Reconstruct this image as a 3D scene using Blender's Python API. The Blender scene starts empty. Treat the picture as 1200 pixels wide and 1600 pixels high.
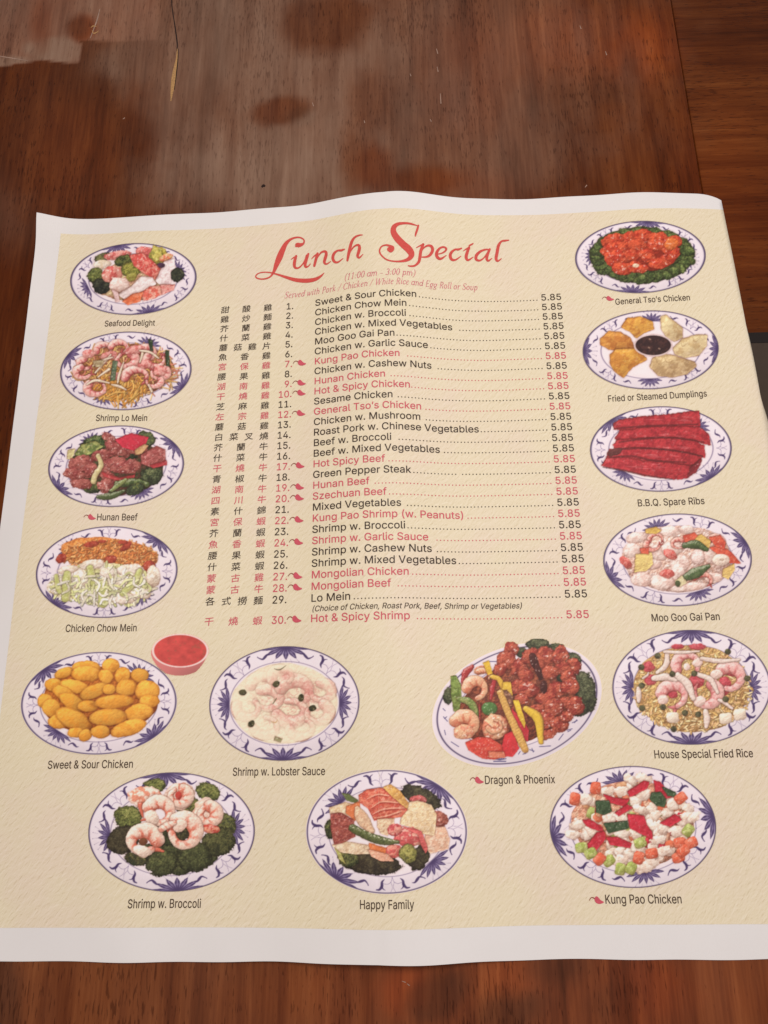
import bpy, bmesh, math, random, os
import numpy as np
from mathutils import Matrix, Vector
from mathutils.geometry import delaunay_2d_cdt

# ================================================================ camera, light, exposure
SC = bpy.context.scene
K = 0.0045                                   # metres per layout unit (one line of the price list)
ROT = (-0.3063527018954989, -0.032132638220925304, 0.02237293257849688)
CP = np.array([1.480764740280517, -40.32315131037874, 64.32597962])
FPX, CX, CY = 1202.0, 600.0, 800.0

def cam_rot(a, b, c):
    ca, sa, cb, sb, cc, sc = math.cos(a), math.sin(a), math.cos(b), math.sin(b), math.cos(c), math.sin(c)
    Rx = np.array([[1, 0, 0], [0, ca, -sa], [0, sa, ca]]); Ry = np.array([[cb, 0, sb], [0, 1, 0], [-sb, 0, cb]])
    Rz = np.array([[cc, -sc, 0], [sc, cc, 0], [0, 0, 1]])
    return Rz@Ry@Rx
RC = cam_rot(*ROT)
cam_data = bpy.data.cameras.new('camera'); cam = bpy.data.objects.new('camera', cam_data)
SC.collection.objects.link(cam); SC.camera = cam
cam_data.sensor_fit = 'HORIZONTAL'; cam_data.sensor_width = 36.0; cam_data.lens = FPX/1200*36.0
cam_data.clip_start = 0.01; cam_data.clip_end = 20
M = np.eye(4); M[:3, :3] = RC.T; M[:3, 3] = CP*K
cam.matrix_world = Matrix(M.tolist())

world = bpy.data.worlds.new('World'); SC.world = world; world.use_nodes = True
bg = world.node_tree.nodes['Background']; bg.inputs[0].default_value = (1.0, 0.90, 0.86, 1); bg.inputs[1].default_value = 0.31

def area(name, loc, target, size, power, col):
    d = bpy.data.lights.new(name, 'AREA'); d.shape = 'RECTANGLE'; d.size, d.size_y = size; d.energy = power; d.color = col
    o = bpy.data.objects.new(name, d); SC.collection.objects.link(o); o.location = loc
    o.rotation_euler = (Vector(target)-Vector(loc)).to_track_quat('-Z', 'Y').to_euler()
    return o
area('ceiling_lamp', (0.05, 0.00, 0.66), (0.0, -0.10, 0), (0.26, 0.26), 2.95, (1.0, 0.93, 0.85))
area('cool_fill', (1.30, 0.10, 0.75), (0, -0.1, 0), (0.8, 0.8), 3.4, (0.84, 0.88, 1.0))  # unseen cool fill, added for a lavender tint on the right margin
SC.view_settings.view_transform = 'Standard'; SC.view_settings.look = 'None'
SC.view_settings.exposure = 0.0; SC.view_settings.gamma = 1.0

# ================================================================ the paper's shape
U0, U1, V0, V1 = -38.0, 40.0, -58.0, 14.0
ZC = np.array([[0.34,0.15,-0.02,-0.17,-0.23,-0.15,0.14,0.66,1.38,2.24,3.18,4.16],[0.21,0.16,0.1,0.03,-0.02,0.0,0.15,0.56,1.19,1.9,2.6,3.24],[0.04,0.09,0.12,0.14,0.24,0.36,0.37,0.61,1.05,1.5,1.88,2.19],[-0.15,-0.05,0.05,0.18,0.5,0.9,1.01,1.03,1.0,0.95,0.99,1.15],[-0.23,-0.07,0.12,0.35,0.65,0.96,1.14,1.16,1.07,0.92,0.8,0.74],[-0.09,0.05,0.2,0.39,0.61,0.82,0.99,1.09,1.12,1.1,1.0,0.87],[0.17,0.22,0.26,0.34,0.46,0.61,0.76,0.91,1.04,1.13,1.15,1.13],[0.37,0.34,0.27,0.24,0.29,0.4,0.55,0.7,0.85,1.01,1.18,1.35],[0.36,0.26,0.17,0.12,0.13,0.24,0.4,0.56,0.7,0.89,1.21,1.61],[0.34,0.28,0.22,0.14,0.09,0.15,0.29,0.49,0.72,1.06,1.55,2.04],[0.41,0.45,0.46,0.36,0.24,0.19,0.31,0.55,0.84,1.25,1.84,2.44],[0.63,0.61,0.64,0.67,0.63,0.53,0.56,0.8,1.07,1.4,2.06,2.81],[1.07,1.09,1.13,1.19,1.23,1.22,1.25,1.46,1.83,2.2,2.7,3.27],[1.44,1.55,1.59,1.62,1.69,1.8,1.93,2.22,2.65,2.95,3.32,3.72],[1.41,1.49,1.54,1.58,1.65,1.68,1.77,2.21,2.81,3.2,3.57,3.85],[0.98,1.02,1.06,1.06,1.02,0.93,0.98,1.29,1.88,2.47,2.91,3.32],[0.42,0.44,0.49,0.55,0.58,0.6,0.66,0.8,1.23,1.8,2.22,2.63],[-0.01,0.09,0.21,0.34,0.46,0.58,0.69,0.77,1.02,1.48,1.83,2.14],[-0.2,-0.01,0.18,0.37,0.53,0.58,0.65,0.86,1.13,1.45,1.7,1.92],[-0.23,-0.06,0.13,0.37,0.58,0.64,0.67,0.86,1.14,1.42,1.66,1.9],[-0.13,0.01,0.15,0.33,0.51,0.64,0.76,0.93,1.2,1.51,1.78,2.03],[-0.02,0.09,0.19,0.32,0.49,0.7,0.92,1.18,1.45,1.72,1.93,2.11],[0.02,0.09,0.16,0.3,0.52,0.81,1.12,1.41,1.66,1.83,1.92,1.97],[-0.01,0.05,0.13,0.3,0.56,0.89,1.26,1.62,1.85,1.86,1.71,1.49],[-0.05,0.06,0.18,0.34,0.58,0.89,1.27,1.73,2.03,1.69,1.2,0.76],[-0.08,0.06,0.2,0.37,0.59,0.86,1.18,1.55,1.73,1.31,0.75,0.26],[-0.08,0.06,0.2,0.36,0.55,0.76,0.95,1.09,1.07,0.84,0.49,0.1],[-0.03,0.08,0.19,0.31,0.42,0.52,0.59,0.59,0.52,0.39,0.21,0.01],[0.04,0.11,0.18,0.23,0.25,0.23,0.19,0.12,0.04,-0.02,-0.07,-0.12]])
PL, CL, CR, PR = -34.59, -32.35, 32.56, 34.9
CREASE = lambda v: -0.55+0.0172*v
PT, CT, CB, PB = 11.18, 9.33, -52.51, -54.80

def bs(t, n):
    t = np.clip(t, 0, n-1-1e-6); i = np.floor(t).astype(int); f = t-i
    W = np.zeros((len(t), n+2)); w = [(1-f)**3/6, (3*f**3-6*f**2+4)/6, (-3*f**3+3*f**2+3*f+1)/6, f**3/6]
    for k in range(4): W[np.arange(len(t)), i+k] += w[k]
    return W
def zval(u, v):
    A = bs((u-U0)/(U1-U0)*(ZC.shape[0]-3), ZC.shape[0]-2); B = bs((v-V0)/(V1-V0)*(ZC.shape[1]-3), ZC.shape[1]-2)
    z = ((A@ZC)*B).sum(1)
    z = z+0.5*np.exp(-((u+35)/2.4)**2-((v-11.5)/2.4)**2)
    z = z-0.055*np.exp(-np.abs(u-CREASE(v))/0.45)                      # the sheet was folded down the middle
    z = z+0.018*np.sin(u*0.9+v*0.35+1.3*np.sin(v*0.21))+0.014*np.sin(v*0.8-u*0.27+2)
    return np.maximum(z, 0.10)
def surface(u, v, lift=0.0):
    # layout (u, v) -> place on the sheet, in layout units; past the right fold the margin turns down
    u = np.atleast_1d(np.asarray(u, float)); v = np.atleast_1d(np.asarray(v, float)); u, v = np.broadcast_arrays(u, v)
    f1 = 0.78+(2.95-0.78)*sstep(-15.0, 5.0, v)                       # how far the margin is folded over
    ub = CR-0.06-0.22*sstep(-14, 3, v)
    z0 = zval(np.minimum(u, ub), v); s = np.maximum(u-ub, 0); n = 40; ds = s/n
    x = np.zeros(u.shape); z = z0.copy(); ang = np.zeros(u.shape); r1 = 0.36-0.20*sstep(-14, 3, v)
    for k in range(n):
        turn = np.where(ang < f1, ds/r1, np.where(z < 0.42, ds/0.16, 0))
        ang = np.minimum(ang+turn, np.where(z < 0.42, 3.05, np.maximum(f1, ang))); x = x+np.cos(ang)*ds; z = z-np.sin(ang)*ds
    return np.stack([np.minimum(u, ub)+x, v, np.maximum(z, 0.02)+lift], -1)
def ray(px, py):
    d = np.stack([(np.asarray(px, float)-CX)/FPX, -(np.asarray(py, float)-CY)/FPX, -np.ones(np.shape(px))], -1)
    return d@RC
def on_plane(px, py, z=0.0):
    d = ray(px, py); t = (z-CP[2])/d[..., 2]
    return CP+d*t[..., None]
def layout_of(px, py):
    # where on the sheet a measured point of the photograph lies (photogrammetry of the print)
    px = np.atleast_1d(np.asarray(px, float)); py = np.atleast_1d(np.asarray(py, float)); sh = px.shape
    px, py = px.ravel(), py.ravel(); z = np.full(px.shape, 0.8)
    for _ in range(9):
        X = on_plane(px, py, z); z = 0.35*z+0.65*zval(X[:, 0], X[:, 1])
    X = on_plane(px, py, z)
    return X[:, 0].reshape(sh), X[:, 1].reshape(sh)
def project(X):
    Q = (X-CP)@RC.T
    return CX+FPX*Q[..., 0]/-Q[..., 2], CY-FPX*Q[..., 1]/-Q[..., 2]

# ================================================================ helpers
def lin(c):
    c = np.asarray(c, float)
    return np.where(c <= 0.04045, c/12.92, ((c+0.055)/1.055)**2.4)
def mesh_obj(name, verts, faces, mat, parent=None, smooth=False, cols=None):
    me = bpy.data.meshes.new(name); v = np.asarray(verts, float)
    if isinstance(faces, np.ndarray):
        n, k = faces.shape
        me.vertices.add(len(v)); me.vertices.foreach_set('co', v.ravel()); me.loops.add(n*k)
        me.loops.foreach_set('vertex_index', faces.ravel().astype(np.int32)); me.polygons.add(n)
        me.polygons.foreach_set('loop_start', np.arange(0, n*k, k, dtype=np.int32)); me.update(calc_edges=True)
    else:
        me.from_pydata([tuple(p) for p in v], [], faces)
    if cols is not None:
        a = me.color_attributes.new('ink', 'FLOAT_COLOR', 'POINT')
        a.data.foreach_set('color', np.concatenate([cols, np.ones((len(cols), 1))], 1).ravel())
    me.materials.append(mat)
    if smooth: me.polygons.foreach_set('use_smooth', np.ones(len(me.polygons), bool))
    o = bpy.data.objects.new(name, me); SC.collection.objects.link(o)
    if parent is not None: o.parent = parent
    return o
def tag(o, label=None, cat=None, group=None, kind=None):
    for k, x in (('label', label), ('category', cat), ('group', group), ('kind', kind)):
        if x: o[k] = x
    return o
def empty(name, loc):
    o = bpy.data.objects.new(name, None); SC.collection.objects.link(o); o.location = loc; o.empty_display_size = 0.02
    return o

class N:
    # a few lines of sugar for shader graphs
    def __init__(self, name):
        self.m = bpy.data.materials.new(name); self.m.use_nodes = True; self.t = self.m.node_tree; self.b = self.t.nodes['Principled BSDF']
    def n(self, ty, **kw):
        x = self.t.nodes.new(ty)
        for k, v in kw.items():
            if k[0] == '_': setattr(x, k[1:], v)
            else: self.l(v, x.inputs[k.replace('__', ' ')])
        return x
    def l(self, v, s):
        if isinstance(v, bpy.types.NodeSocket): self.t.links.new(v, s)
        elif isinstance(v, bpy.types.Node): self.t.links.new(v.outputs[0], s)
        else: s.default_value = v
    def math(self, op, a, b=0.0, c=None, clamp=False):
        x = self.t.nodes.new('ShaderNodeMath'); x.operation = op; x.use_clamp = clamp; self.l(a, x.inputs[0]); self.l(b, x.inputs[1])
        if c is not None: self.l(c, x.inputs[2])
        return x.outputs[0]
    def mix(self, f, a, b, mode='MIX'):
        x = self.t.nodes.new('ShaderNodeMix'); x.data_type = 'RGBA'; x.blend_type = mode
        self.l(f, x.inputs[0]); self.l(a, x.inputs[6]); self.l(b, x.inputs[7]); return x.outputs[2]
    def ramp(self, f, pts):
        x = self.t.nodes.new('ShaderNodeValToRGB'); r = x.color_ramp
        while len(r.elements) < len(pts): r.elements.new(0.5)
        for e, (p, c) in zip(r.elements, pts): e.position = p; e.color = c if len(c) == 4 else tuple(c)+(1,)
        self.l(f, x.inputs[0]); return x.outputs[0]
    def noise(self, vec, scale, detail=3, rough=0.5, dist=0.0):
        x = self.t.nodes.new('ShaderNodeTexNoise'); self.l(vec, x.inputs['Vector']); x.inputs['Scale'].default_value = scale
        x.inputs['Detail'].default_value = detail; x.inputs['Roughness'].default_value = rough; x.inputs['Distortion'].default_value = dist
        return x.outputs[0]
    def coord(self, scale=(1, 1, 1), rot=(0, 0, 0), loc=(0, 0, 0)):
        g = self.t.nodes.new('ShaderNodeTexCoord'); m = self.t.nodes.new('ShaderNodeMapping')
        self.t.links.new(g.outputs['Object'], m.inputs['Vector'])
        m.inputs['Scale'].default_value = scale; m.inputs['Rotation'].default_value = rot; m.inputs['Location'].default_value = loc
        return m.outputs[0]

# ---------------------------------------------------------------- materials
def mat_wood(name, horizontal=False, hue=(1, 1, 1), seed=0.0):
    w = N(name)
    def C(sx, sy, o=0): return w.coord((sy, sx, 1) if horizontal else (sx, sy, 1), loc=(seed+o, seed*0.7-o, 0))
    warp = w.noise(C(14, 3), 1.0, 3)
    streak = w.noise(C(150, 9, 1), 1.0, 5, 0.62, 0.6); fine = w.noise(C(900, 45, 2), 1.0, 3, 0.6)
    broad = w.noise(C(22, 8, 3), 1.0, 4, 0.55, 0.8)
    k = w.math('ADD', w.math('MULTIPLY', streak, 0.50), w.math('MULTIPLY', broad, 0.40)); k = w.math('ADD', k, w.math('MULTIPLY', fine, 0.22))
    k = w.math('SUBTRACT', k, 0.06)
    hx, hy, hz = hue
    col = w.ramp(k, [(0.31, (0.040*hx, 0.010*hy, 0.003*hz)), (0.45, (0.096*hx, 0.0235*hy, 0.0055*hz)), (0.57, (0.150*hx, 0.043*hy, 0.010*hz)), (0.71, (0.225*hx, 0.078*hy, 0.021*hz))])
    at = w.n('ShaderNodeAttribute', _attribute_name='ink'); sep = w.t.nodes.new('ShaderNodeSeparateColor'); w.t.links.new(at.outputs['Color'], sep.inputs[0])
    sheen_haze, tone, warm_ = sep.outputs[0], sep.outputs[1], sep.outputs[2]
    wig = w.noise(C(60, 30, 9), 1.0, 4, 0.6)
    hz_ = w.math('MULTIPLY', sheen_haze, w.math('ADD', 0.20, w.math('ADD', w.math('MULTIPLY', wig, 0.75), w.math('MULTIPLY', streak, 0.85))), clamp=True)
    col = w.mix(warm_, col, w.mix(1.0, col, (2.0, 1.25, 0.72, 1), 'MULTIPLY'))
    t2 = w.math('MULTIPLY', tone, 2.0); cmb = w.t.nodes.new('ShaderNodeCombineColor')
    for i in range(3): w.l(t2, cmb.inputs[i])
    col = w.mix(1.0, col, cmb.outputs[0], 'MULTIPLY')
    sheen_col = w.ramp(w.math('ADD', w.math('MULTIPLY', w.noise(C(60, 16, 5), 1.0, 4, 0.6), 0.5), w.math('MULTIPLY', w.math('ADD', streak, fine), 0.25)), [(0.32, (0.190, 0.104, 0.068)), (0.66, (0.330, 0.222, 0.162))])
    col = w.mix(hz_, col, sheen_col)  # greyish gloss sheen mixed straight into the wood colour
    pores = w.noise(C(1500, 190, 7), 1.0, 2, 0.5); dens = w.noise(C(40, 16, 8), 1.0, 2, 0.5)
    pm = w.ramp(w.math('ADD', pores, w.math('MULTIPLY', w.math('SUBTRACT', dens, 0.5), 0.35)), [(0.60, (0, 0, 0)), (0.68, (1, 1, 1))])
    pm = w.math('MULTIPLY', pm, w.math('SUBTRACT', 0.62, w.math('MULTIPLY', hz_, 0.34)))
    col = w.mix(pm, col, w.mix(1.0, col, (0.28, 0.22, 0.22, 1), 'MULTIPLY'))
    w.l(col, w.b.inputs['Base Color'])
    w.l(w.math('ADD', 0.30, w.math('MULTIPLY', hz_, 0.3)), w.b.inputs['Roughness']); w.b.inputs['Specular IOR Level'].default_value = 0.10
    bp = w.n('ShaderNodeBump', Strength=0.25, Distance=0.0003); w.l(w.math('SUBTRACT', w.math('MULTIPLY', fine, 0.5), pm), bp.inputs['Height'])
    w.t.links.new(bp.outputs[0], w.b.inputs['Normal'])
    return w.m
def mat_plain(name, col, rough=0.6, spec=0.3, var=0.06, scale=300):
    w = N(name); n = w.noise(w.coord(), scale, 3)
    c = w.ramp(n, [(0.3, tuple(x*(1-var) for x in col)), (0.7, tuple(min(1, x*(1+var)) for x in col))])
    w.l(c, w.b.inputs['Base Color']); w.b.inputs['Roughness'].default_value = rough; w.b.inputs['Specular IOR Level'].default_value = spec
    return w.m
def mat_ink(name):
    w = N(name); at = w.n('ShaderNodeAttribute', _attribute_name='ink'); w.t.links.new(at.outputs['Color'], w.b.inputs['Base Color'])
    w.b.inputs['Roughness'].default_value = 0.5; w.b.inputs['Specular IOR Level'].default_value = 0.2
    return w.m
def mat_parchment():
    w = N('printed_parchment')
    turned = w.coord(rot=(0, 0, math.radians(-52)))
    def h(off, sc, det):
        m = w.t.nodes.new('ShaderNodeMapping'); w.t.links.new(turned, m.inputs['Vector'])
        m.inputs['Scale'].default_value = (0.42, 1, 1); m.inputs['Location'].default_value = (off*0.25, off, 0)
        return w.noise(m.outputs[0], sc, det, 0.5, 0.5)
    e = w.math('SUBTRACT', h(0, 860, 2), h(0.00032, 860, 2)); e2 = w.math('SUBTRACT', h(0, 1800, 2), h(0.00016, 1800, 2))
    k = w.math('ADD', 0.5, w.math('ADD', w.math('MULTIPLY', e, 0.78), w.math('MULTIPLY', e2, 0.5)))
    big = w.noise(w.coord(), 22, 3, 0.6)
    base = w.ramp(k, [(0.20, (0.63, 0.525, 0.365)), (0.42, (0.792, 0.700, 0.520)), (0.58, (0.828, 0.738, 0.575)), (0.82, (0.90, 0.83, 0.68))])
    tint = w.ramp(big, [(0.36, (1.0, 0.99, 0.95)), (0.5, (1.0, 0.985, 0.965)), (0.64, (1.0, 0.955, 0.99))])
    col = w.mix(1.0, base, tint, 'MULTIPLY')
    w.l(col, w.b.inputs['Base Color']); w.b.inputs['Roughness'].default_value = 0.5; w.b.inputs['Specular IOR Level'].default_value = 0.2
    return w.m

# ---------------------------------------------------------------- printed dish pictures: a small painter
# Every dish on the menu is a printed photograph.  The painter lays down ink colour and, for each
# food piece, an id; the picture is then cut into one flat mesh per piece, lying on the paper.
def hash2(i, j, s):
    n = (i*374761393 + j*668265263 + s*2147483647//7) & 0xffffffff
    n = ((n ^ (n >> 13))*1274126177) & 0xffffffff
    return ((n ^ (n >> 16)) & 0xffff)/65535.0

def vnoise(x, y, s):
    xi = np.floor(x).astype(np.int64); yi = np.floor(y).astype(np.int64)
    fx = x-xi; fy = y-yi
    fx = fx*fx*(3-2*fx); fy = fy*fy*(3-2*fy)
    a = hash2(xi, yi, s); b = hash2(xi+1, yi, s); c = hash2(xi, yi+1, s); d = hash2(xi+1, yi+1, s)
    return (a*(1-fx)+b*fx)*(1-fy)+(c*(1-fx)+d*fx)*fy

def fbm(x, y, s):
    return (vnoise(x, y, s)*0.5+vnoise(x*2.1, y*2.1, s+7)*0.3+vnoise(x*4.3, y*4.3, s+13)*0.2)

def sstep(a, b, x):
    t = np.clip((x-a)/(b-a), 0, 1)
    return t*t*(3-2*t)

def spline(pts, n=8):
    P = [np.array(p, float) for p in pts]
    if len(P) < 3: 
        return np.array([P[0]+(P[-1]-P[0])*k/n for k in range(n+1)])
    P = [2*P[0]-P[1]]+P+[2*P[-1]-P[-2]]
    out = []
    for i in range(1, len(P)-2):
        a, b, c, d = P[i-1:i+3]
        for k in range(n):
            t = k/n
            out.append(0.5*(2*b+(c-a)*t+(2*a-5*b+4*c-d)*t*t+(3*b-a-3*c+d)*t**3))
    out.append(P[-2])
    return np.array(out)

LX, LY = -0.45, -0.75          # light in the food photographs: from the upper left

def warm(l):
    l = np.clip(l, 0.2, 1.3)
    return np.stack([l**0.85, l**1.1, l**1.2], -1)

class Dish:
    def __init__(self, ox, oy, s, cx, cy, a, b, rot, seed=1, pitch=0.8, pad=10):
        # (ox, oy, s): zoomed frame of reference; all drawing units are frame units
        self.ox, self.oy, self.s = ox, oy, s
        self.c = (cx, cy); self.a, self.b, self.rot = a, b, math.radians(rot)
        self.st = pitch*s
        hw = math.hypot(a*math.cos(self.rot), b*math.sin(self.rot))+pad
        hh = math.hypot(a*math.sin(self.rot), b*math.cos(self.rot))+pad
        self.x0, self.y0 = cx-hw, cy-hh
        self.W = int(2*hw/self.st)+2; self.H = int(2*hh/self.st)+2
        self.col = np.ones((self.H, self.W, 3))*np.array((226, 211, 176))/255.; self.cov = np.zeros((self.H, self.W))
        self.id = np.zeros((self.H, self.W), int)-1
        self.names = []; self.seed = seed*101; self.detail = 1.0
        self.R = random.Random(seed)
    def win(self, xa, ya, xb, yb):
        i0 = max(0, int((xa-self.x0)/self.st)-1); i1 = min(self.W, int((xb-self.x0)/self.st)+2)
        j0 = max(0, int((ya-self.y0)/self.st)-1); j1 = min(self.H, int((yb-self.y0)/self.st)+2)
        if i1 <= i0 or j1 <= j0: return None
        X = self.x0+np.arange(i0, i1)*self.st; Y = self.y0+np.arange(j0, j1)*self.st
        X, Y = np.meshgrid(X, Y)
        return (slice(j0, j1), slice(i0, i1)), X, Y
    def new(self, kind):
        self.names.append(kind); self.seed += 1
        return len(self.names)-1
    def put(self, sl, al, col, pid):
        c = self.col[sl]; al3 = al[..., None]
        if pid is None:                       # ink over what is there: keeps the piece below
            self.col[sl] = c*(1-al3)+col*al3; return
        self.col[sl] = c*(1-al3)+col*al3
        self.cov[sl] = np.maximum(self.cov[sl], al)
        self.id[sl] = np.where(al > 0.5, pid, self.id[sl])
    def shadow(self, sl, al, k=0.55, tint=(0.42, 0.24, 0.20)):
        on = (self.id[sl] >= 1)*1.0
        al = (np.clip(al, 0, 1)*k*0.8*np.where(on > 0, 1.0, 0.5))[..., None]
        self.col[sl] = self.col[sl]*(1-al)+self.col[sl]*np.array(tint)*al
    # ---- plate
    def ell(self, X, Y, k=1.0):
        cr, sr = math.cos(self.rot), math.sin(self.rot)
        dx, dy = X-self.c[0], Y-self.c[1]
        u = dx*cr-dy*sr; v = dx*sr+dy*cr
        return np.hypot(u/(self.a*k), v/(self.b*k)), np.arctan2(-v/self.b, u/self.a)
    def P(self, th, r):
        th = math.radians(th); u = self.a*r*math.cos(th); v = -self.b*r*math.sin(th)
        cr, sr = math.cos(self.rot), math.sin(self.rot)
        return (self.c[0]+u*cr+v*sr, self.c[1]-u*sr+v*cr)
    def plate(self, A=90, rim=(232, 223, 233), ink=(56, 43, 92), inner=0.70, fancy=True, lip=0.0):
        sl, X, Y = self.win(-1e9, -1e9, 1e9, 1e9)
        rim = np.array(rim)/255.; ink = np.array(ink)/255.
        pid = self.new('plate')
        r, th = self.ell(X, Y)
        px = self.b/self.s
        aa = 0.7/px
        base = np.ones_like(self.col)*rim
        base *= (1+0.03*(fbm(X/30, Y/30, self.seed)-0.5))[..., None]
        well = sstep(inner+0.02, inner-0.06, r)[..., None]
        base = base*(1-well)+base*np.array((1.02, 1.01, 0.99))*well
        lowlight = (0.06*sstep(-0.4, 1, -(np.sin(th)))*sstep(0.6, 0.95, r))[..., None]
        base = base*(1-lowlight)
        self.put(sl, sstep(1+aa+lip, 1-aa+lip, r), base, pid)
        def ring(rr, w, k, col=ink):
            al = np.exp(-((r-rr)*px/w)**2)*k
            self.col[sl] = self.col[sl]*(1-al[..., None])+col*al[..., None]
        ring(1.0-0.3/px, 0.85, 0.92, ink*0.85)
        ring(inner, 0.6, 0.55)
        if not fancy: return
        for k in range(2):
            self.lotus(A+180*k, True, ink); self.lotus(A+90+180*k, False, ink)
        for k in range(4):
            for sgn in (-1, 1):
                t = A+90*k+sgn*(19 if k % 2 == 0 else 23)
                self.leaf(t, sgn*(1 if k % 2 == 0 else -1), 0.86, ink)
            self.vine(A+45+90*k, ink)
    def tang(self, th, r, s, d):
        # point at tangential offset s and outward offset d (frame units at the rim)
        p = np.array(self.P(th, r)); q = np.array(self.P(th+1, r)); t = (q-p)/np.linalg.norm(q-p)
        n = np.array((-t[1], t[0]))
        if np.dot(n, p-np.array(self.c)) < 0: n = -n
        return p+t*s+n*d
    def lotus(self, th, outer, ink):
        px = self.s
        L = self.b*0.36 if outer else self.b*0.30
        base = self.tang(th, 0.995 if outer else 0.745, 0, 0)
        q = self.tang(th, 0.995, 10, 0)-self.tang(th, 0.995, 0, 0); t = q/np.linalg.norm(q)
        n = self.tang(th, 0.9, 0, 10)-self.tang(th, 0.9, 0, 0); n = n/np.linalg.norm(n)
        if outer: n = -n
        w = self.win(base[0]-L*2, base[1]-L*2, base[0]+L*2, base[1]+L*2)
        if w is None: return
        sl, X, Y = w
        dx, dy = X-base[0], Y-base[1]
        S = (dx*t[0]+dy*t[1])/(L*(1.65 if outer else 1.25)); D = (dx*n[0]+dy*n[1])/L+0.04
        ph = np.arctan2(D, S); R = np.hypot(S, D)
        tri = 1-np.abs((ph/math.pi*7+0.0) % 1-0.5)*2; pet = tri; mid = 1-tri
        lim = (0.72 if outer else 0.74)*(0.62+0.50*pet)*(1-0.18*np.sin(ph)**2)
        if not outer: lim = lim*1.05
        m = sstep(0.05, -0.03, R-lim+0.07*(fbm(X/9, Y/9, 3)-0.5))*sstep(-0.03, 0.03, D)
        rr, _ = self.ell(X, Y); m = m*sstep(1.0, 0.985, rr)
        self.put(sl, m*0.93, np.ones(X.shape+(3,))*ink*0.98, None)
        vein = np.maximum(sstep(0.34, 0.05, pet), 0.75*sstep(0.24, 0.04, mid)*(R < lim*0.9))*sstep(0.12, 0.34, R)*m
        vein = np.maximum(vein, np.exp(-((R-lim*0.62)/0.05)**2)*m*0.5*(pet > 0.5))
        self.put(sl, vein*0.74, np.ones(X.shape+(3,))*np.array((0.74, 0.70, 0.84)), None)
        for k in range(5):
            a = math.radians(50+20*k); e = base+t*math.cos(a)*L*1.0+n*math.sin(a)*L*0.98
            b_ = base+t*math.cos(a)*L*0.66+n*math.sin(a)*L*0.66
            self.stroke([b_, e], [1.4, 1.6], ink, 0.45); self.stroke([e, e+t*1.5], [3.0, 3.0], ink, 0.8)
    def leaf(self, th, sg, r, ink):
        p = [self.tang(th, r, sg*s, d) for s, d in ((-24, 3), (-13, 7), (-3, 2), (9, -2), (21, 6))]
        k = self.b/270.
        p = [self.tang(th, r, sg*s*k*self.s/3.6, d*k*self.s/3.6) for s, d in ((-27, 5), (-15, 8), (-3, 1), (9, -5), (22, 3), (27, 9))]
        self.stroke(p, [1.5, 7*k, 12*k, 8*k, 4*k, 4*k], ink, 0.93)
    def vine(self, th, ink):
        k = self.b/270.*self.s/3.6
        for sg in (-1, 1):
            c = [self.tang(th, 0.86, sg*s*k, d*k) for s, d in ((0, -28), (6, -10), (20, -2), (36, -6))]
            self.stroke(c, [1.8, 2.0, 2.0, 1.8], ink*1.15, 0.8)
            c = [self.tang(th, 0.86, sg*s*k, d*k) for s, d in ((6, -8), (2, 12), (10, 30))]
            self.stroke(c, [1.7, 1.8, 1.6], ink*1.15, 0.7)
            c = [self.tang(th, 0.86, sg*s*k, d*k) for s, d in ((30, -22), (40, -12), (42, 4), (52, 16), (64, 16))]
            self.stroke(c, [2.5, 8*k, 11*k, 8*k, 4*k], ink, 0.92)
            c = [self.tang(th, 0.86, sg*s*k, d*k) for s, d in ((42, 2), (38, 14), (30, 20))]
            self.stroke(c, [7*k, 4*k, 2.5], ink, 0.9)
    # ---- distance to a spline: returns (signed side distance, |distance|, parameter, half width)
    def dist(self, X, Y, pts, ws):
        S = spline([(p[0], p[1], w) for p, w in zip(pts, ws)], 6)
        best = np.full(X.shape, 1e9); side = np.zeros(X.shape); par = np.zeros(X.shape); hw = np.ones(X.shape)
        L = np.concatenate([[0], np.cumsum(np.hypot(*(S[1:, :2]-S[:-1, :2]).T))]); T = L[-1] or 1
        for i in range(len(S)-1):
            a, b = S[i], S[i+1]; d = b[:2]-a[:2]; l2 = d@d+1e-9
            t = np.clip(((X-a[0])*d[0]+(Y-a[1])*d[1])/l2, 0, 1)
            ex, ey = X-a[0]-t*d[0], Y-a[1]-t*d[1]; w = (a[2]+(b[2]-a[2])*t)/2
            q = np.hypot(ex, ey); e = q-w
            m = e < best
            best = np.where(m, e, best); hw = np.where(m, w, hw)
            side = np.where(m, (ex*d[1]-ey*d[0])/math.sqrt(l2), side)
            par = np.where(m, (L[i]+t*(L[i+1]-L[i]))/T, par)
        return best, side, par, np.maximum(hw, 0.5), S
    def stroke(self, pts, ws, col, k=1.0, pid=None):
        xs = [p[0] for p in pts]; ys = [p[1] for p in pts]; m = max(ws)+4
        w = self.win(min(xs)-m, min(ys)-m, max(xs)+m, max(ys)+m)
        if w is None: return
        sl, X, Y = w
        e, *_ = self.dist(X, Y, pts, ws)
        aa = 0.55*self.st
        self.put(sl, sstep(aa, -aa, e)*k, np.ones(X.shape+(3,))*np.array(col), pid)
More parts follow.
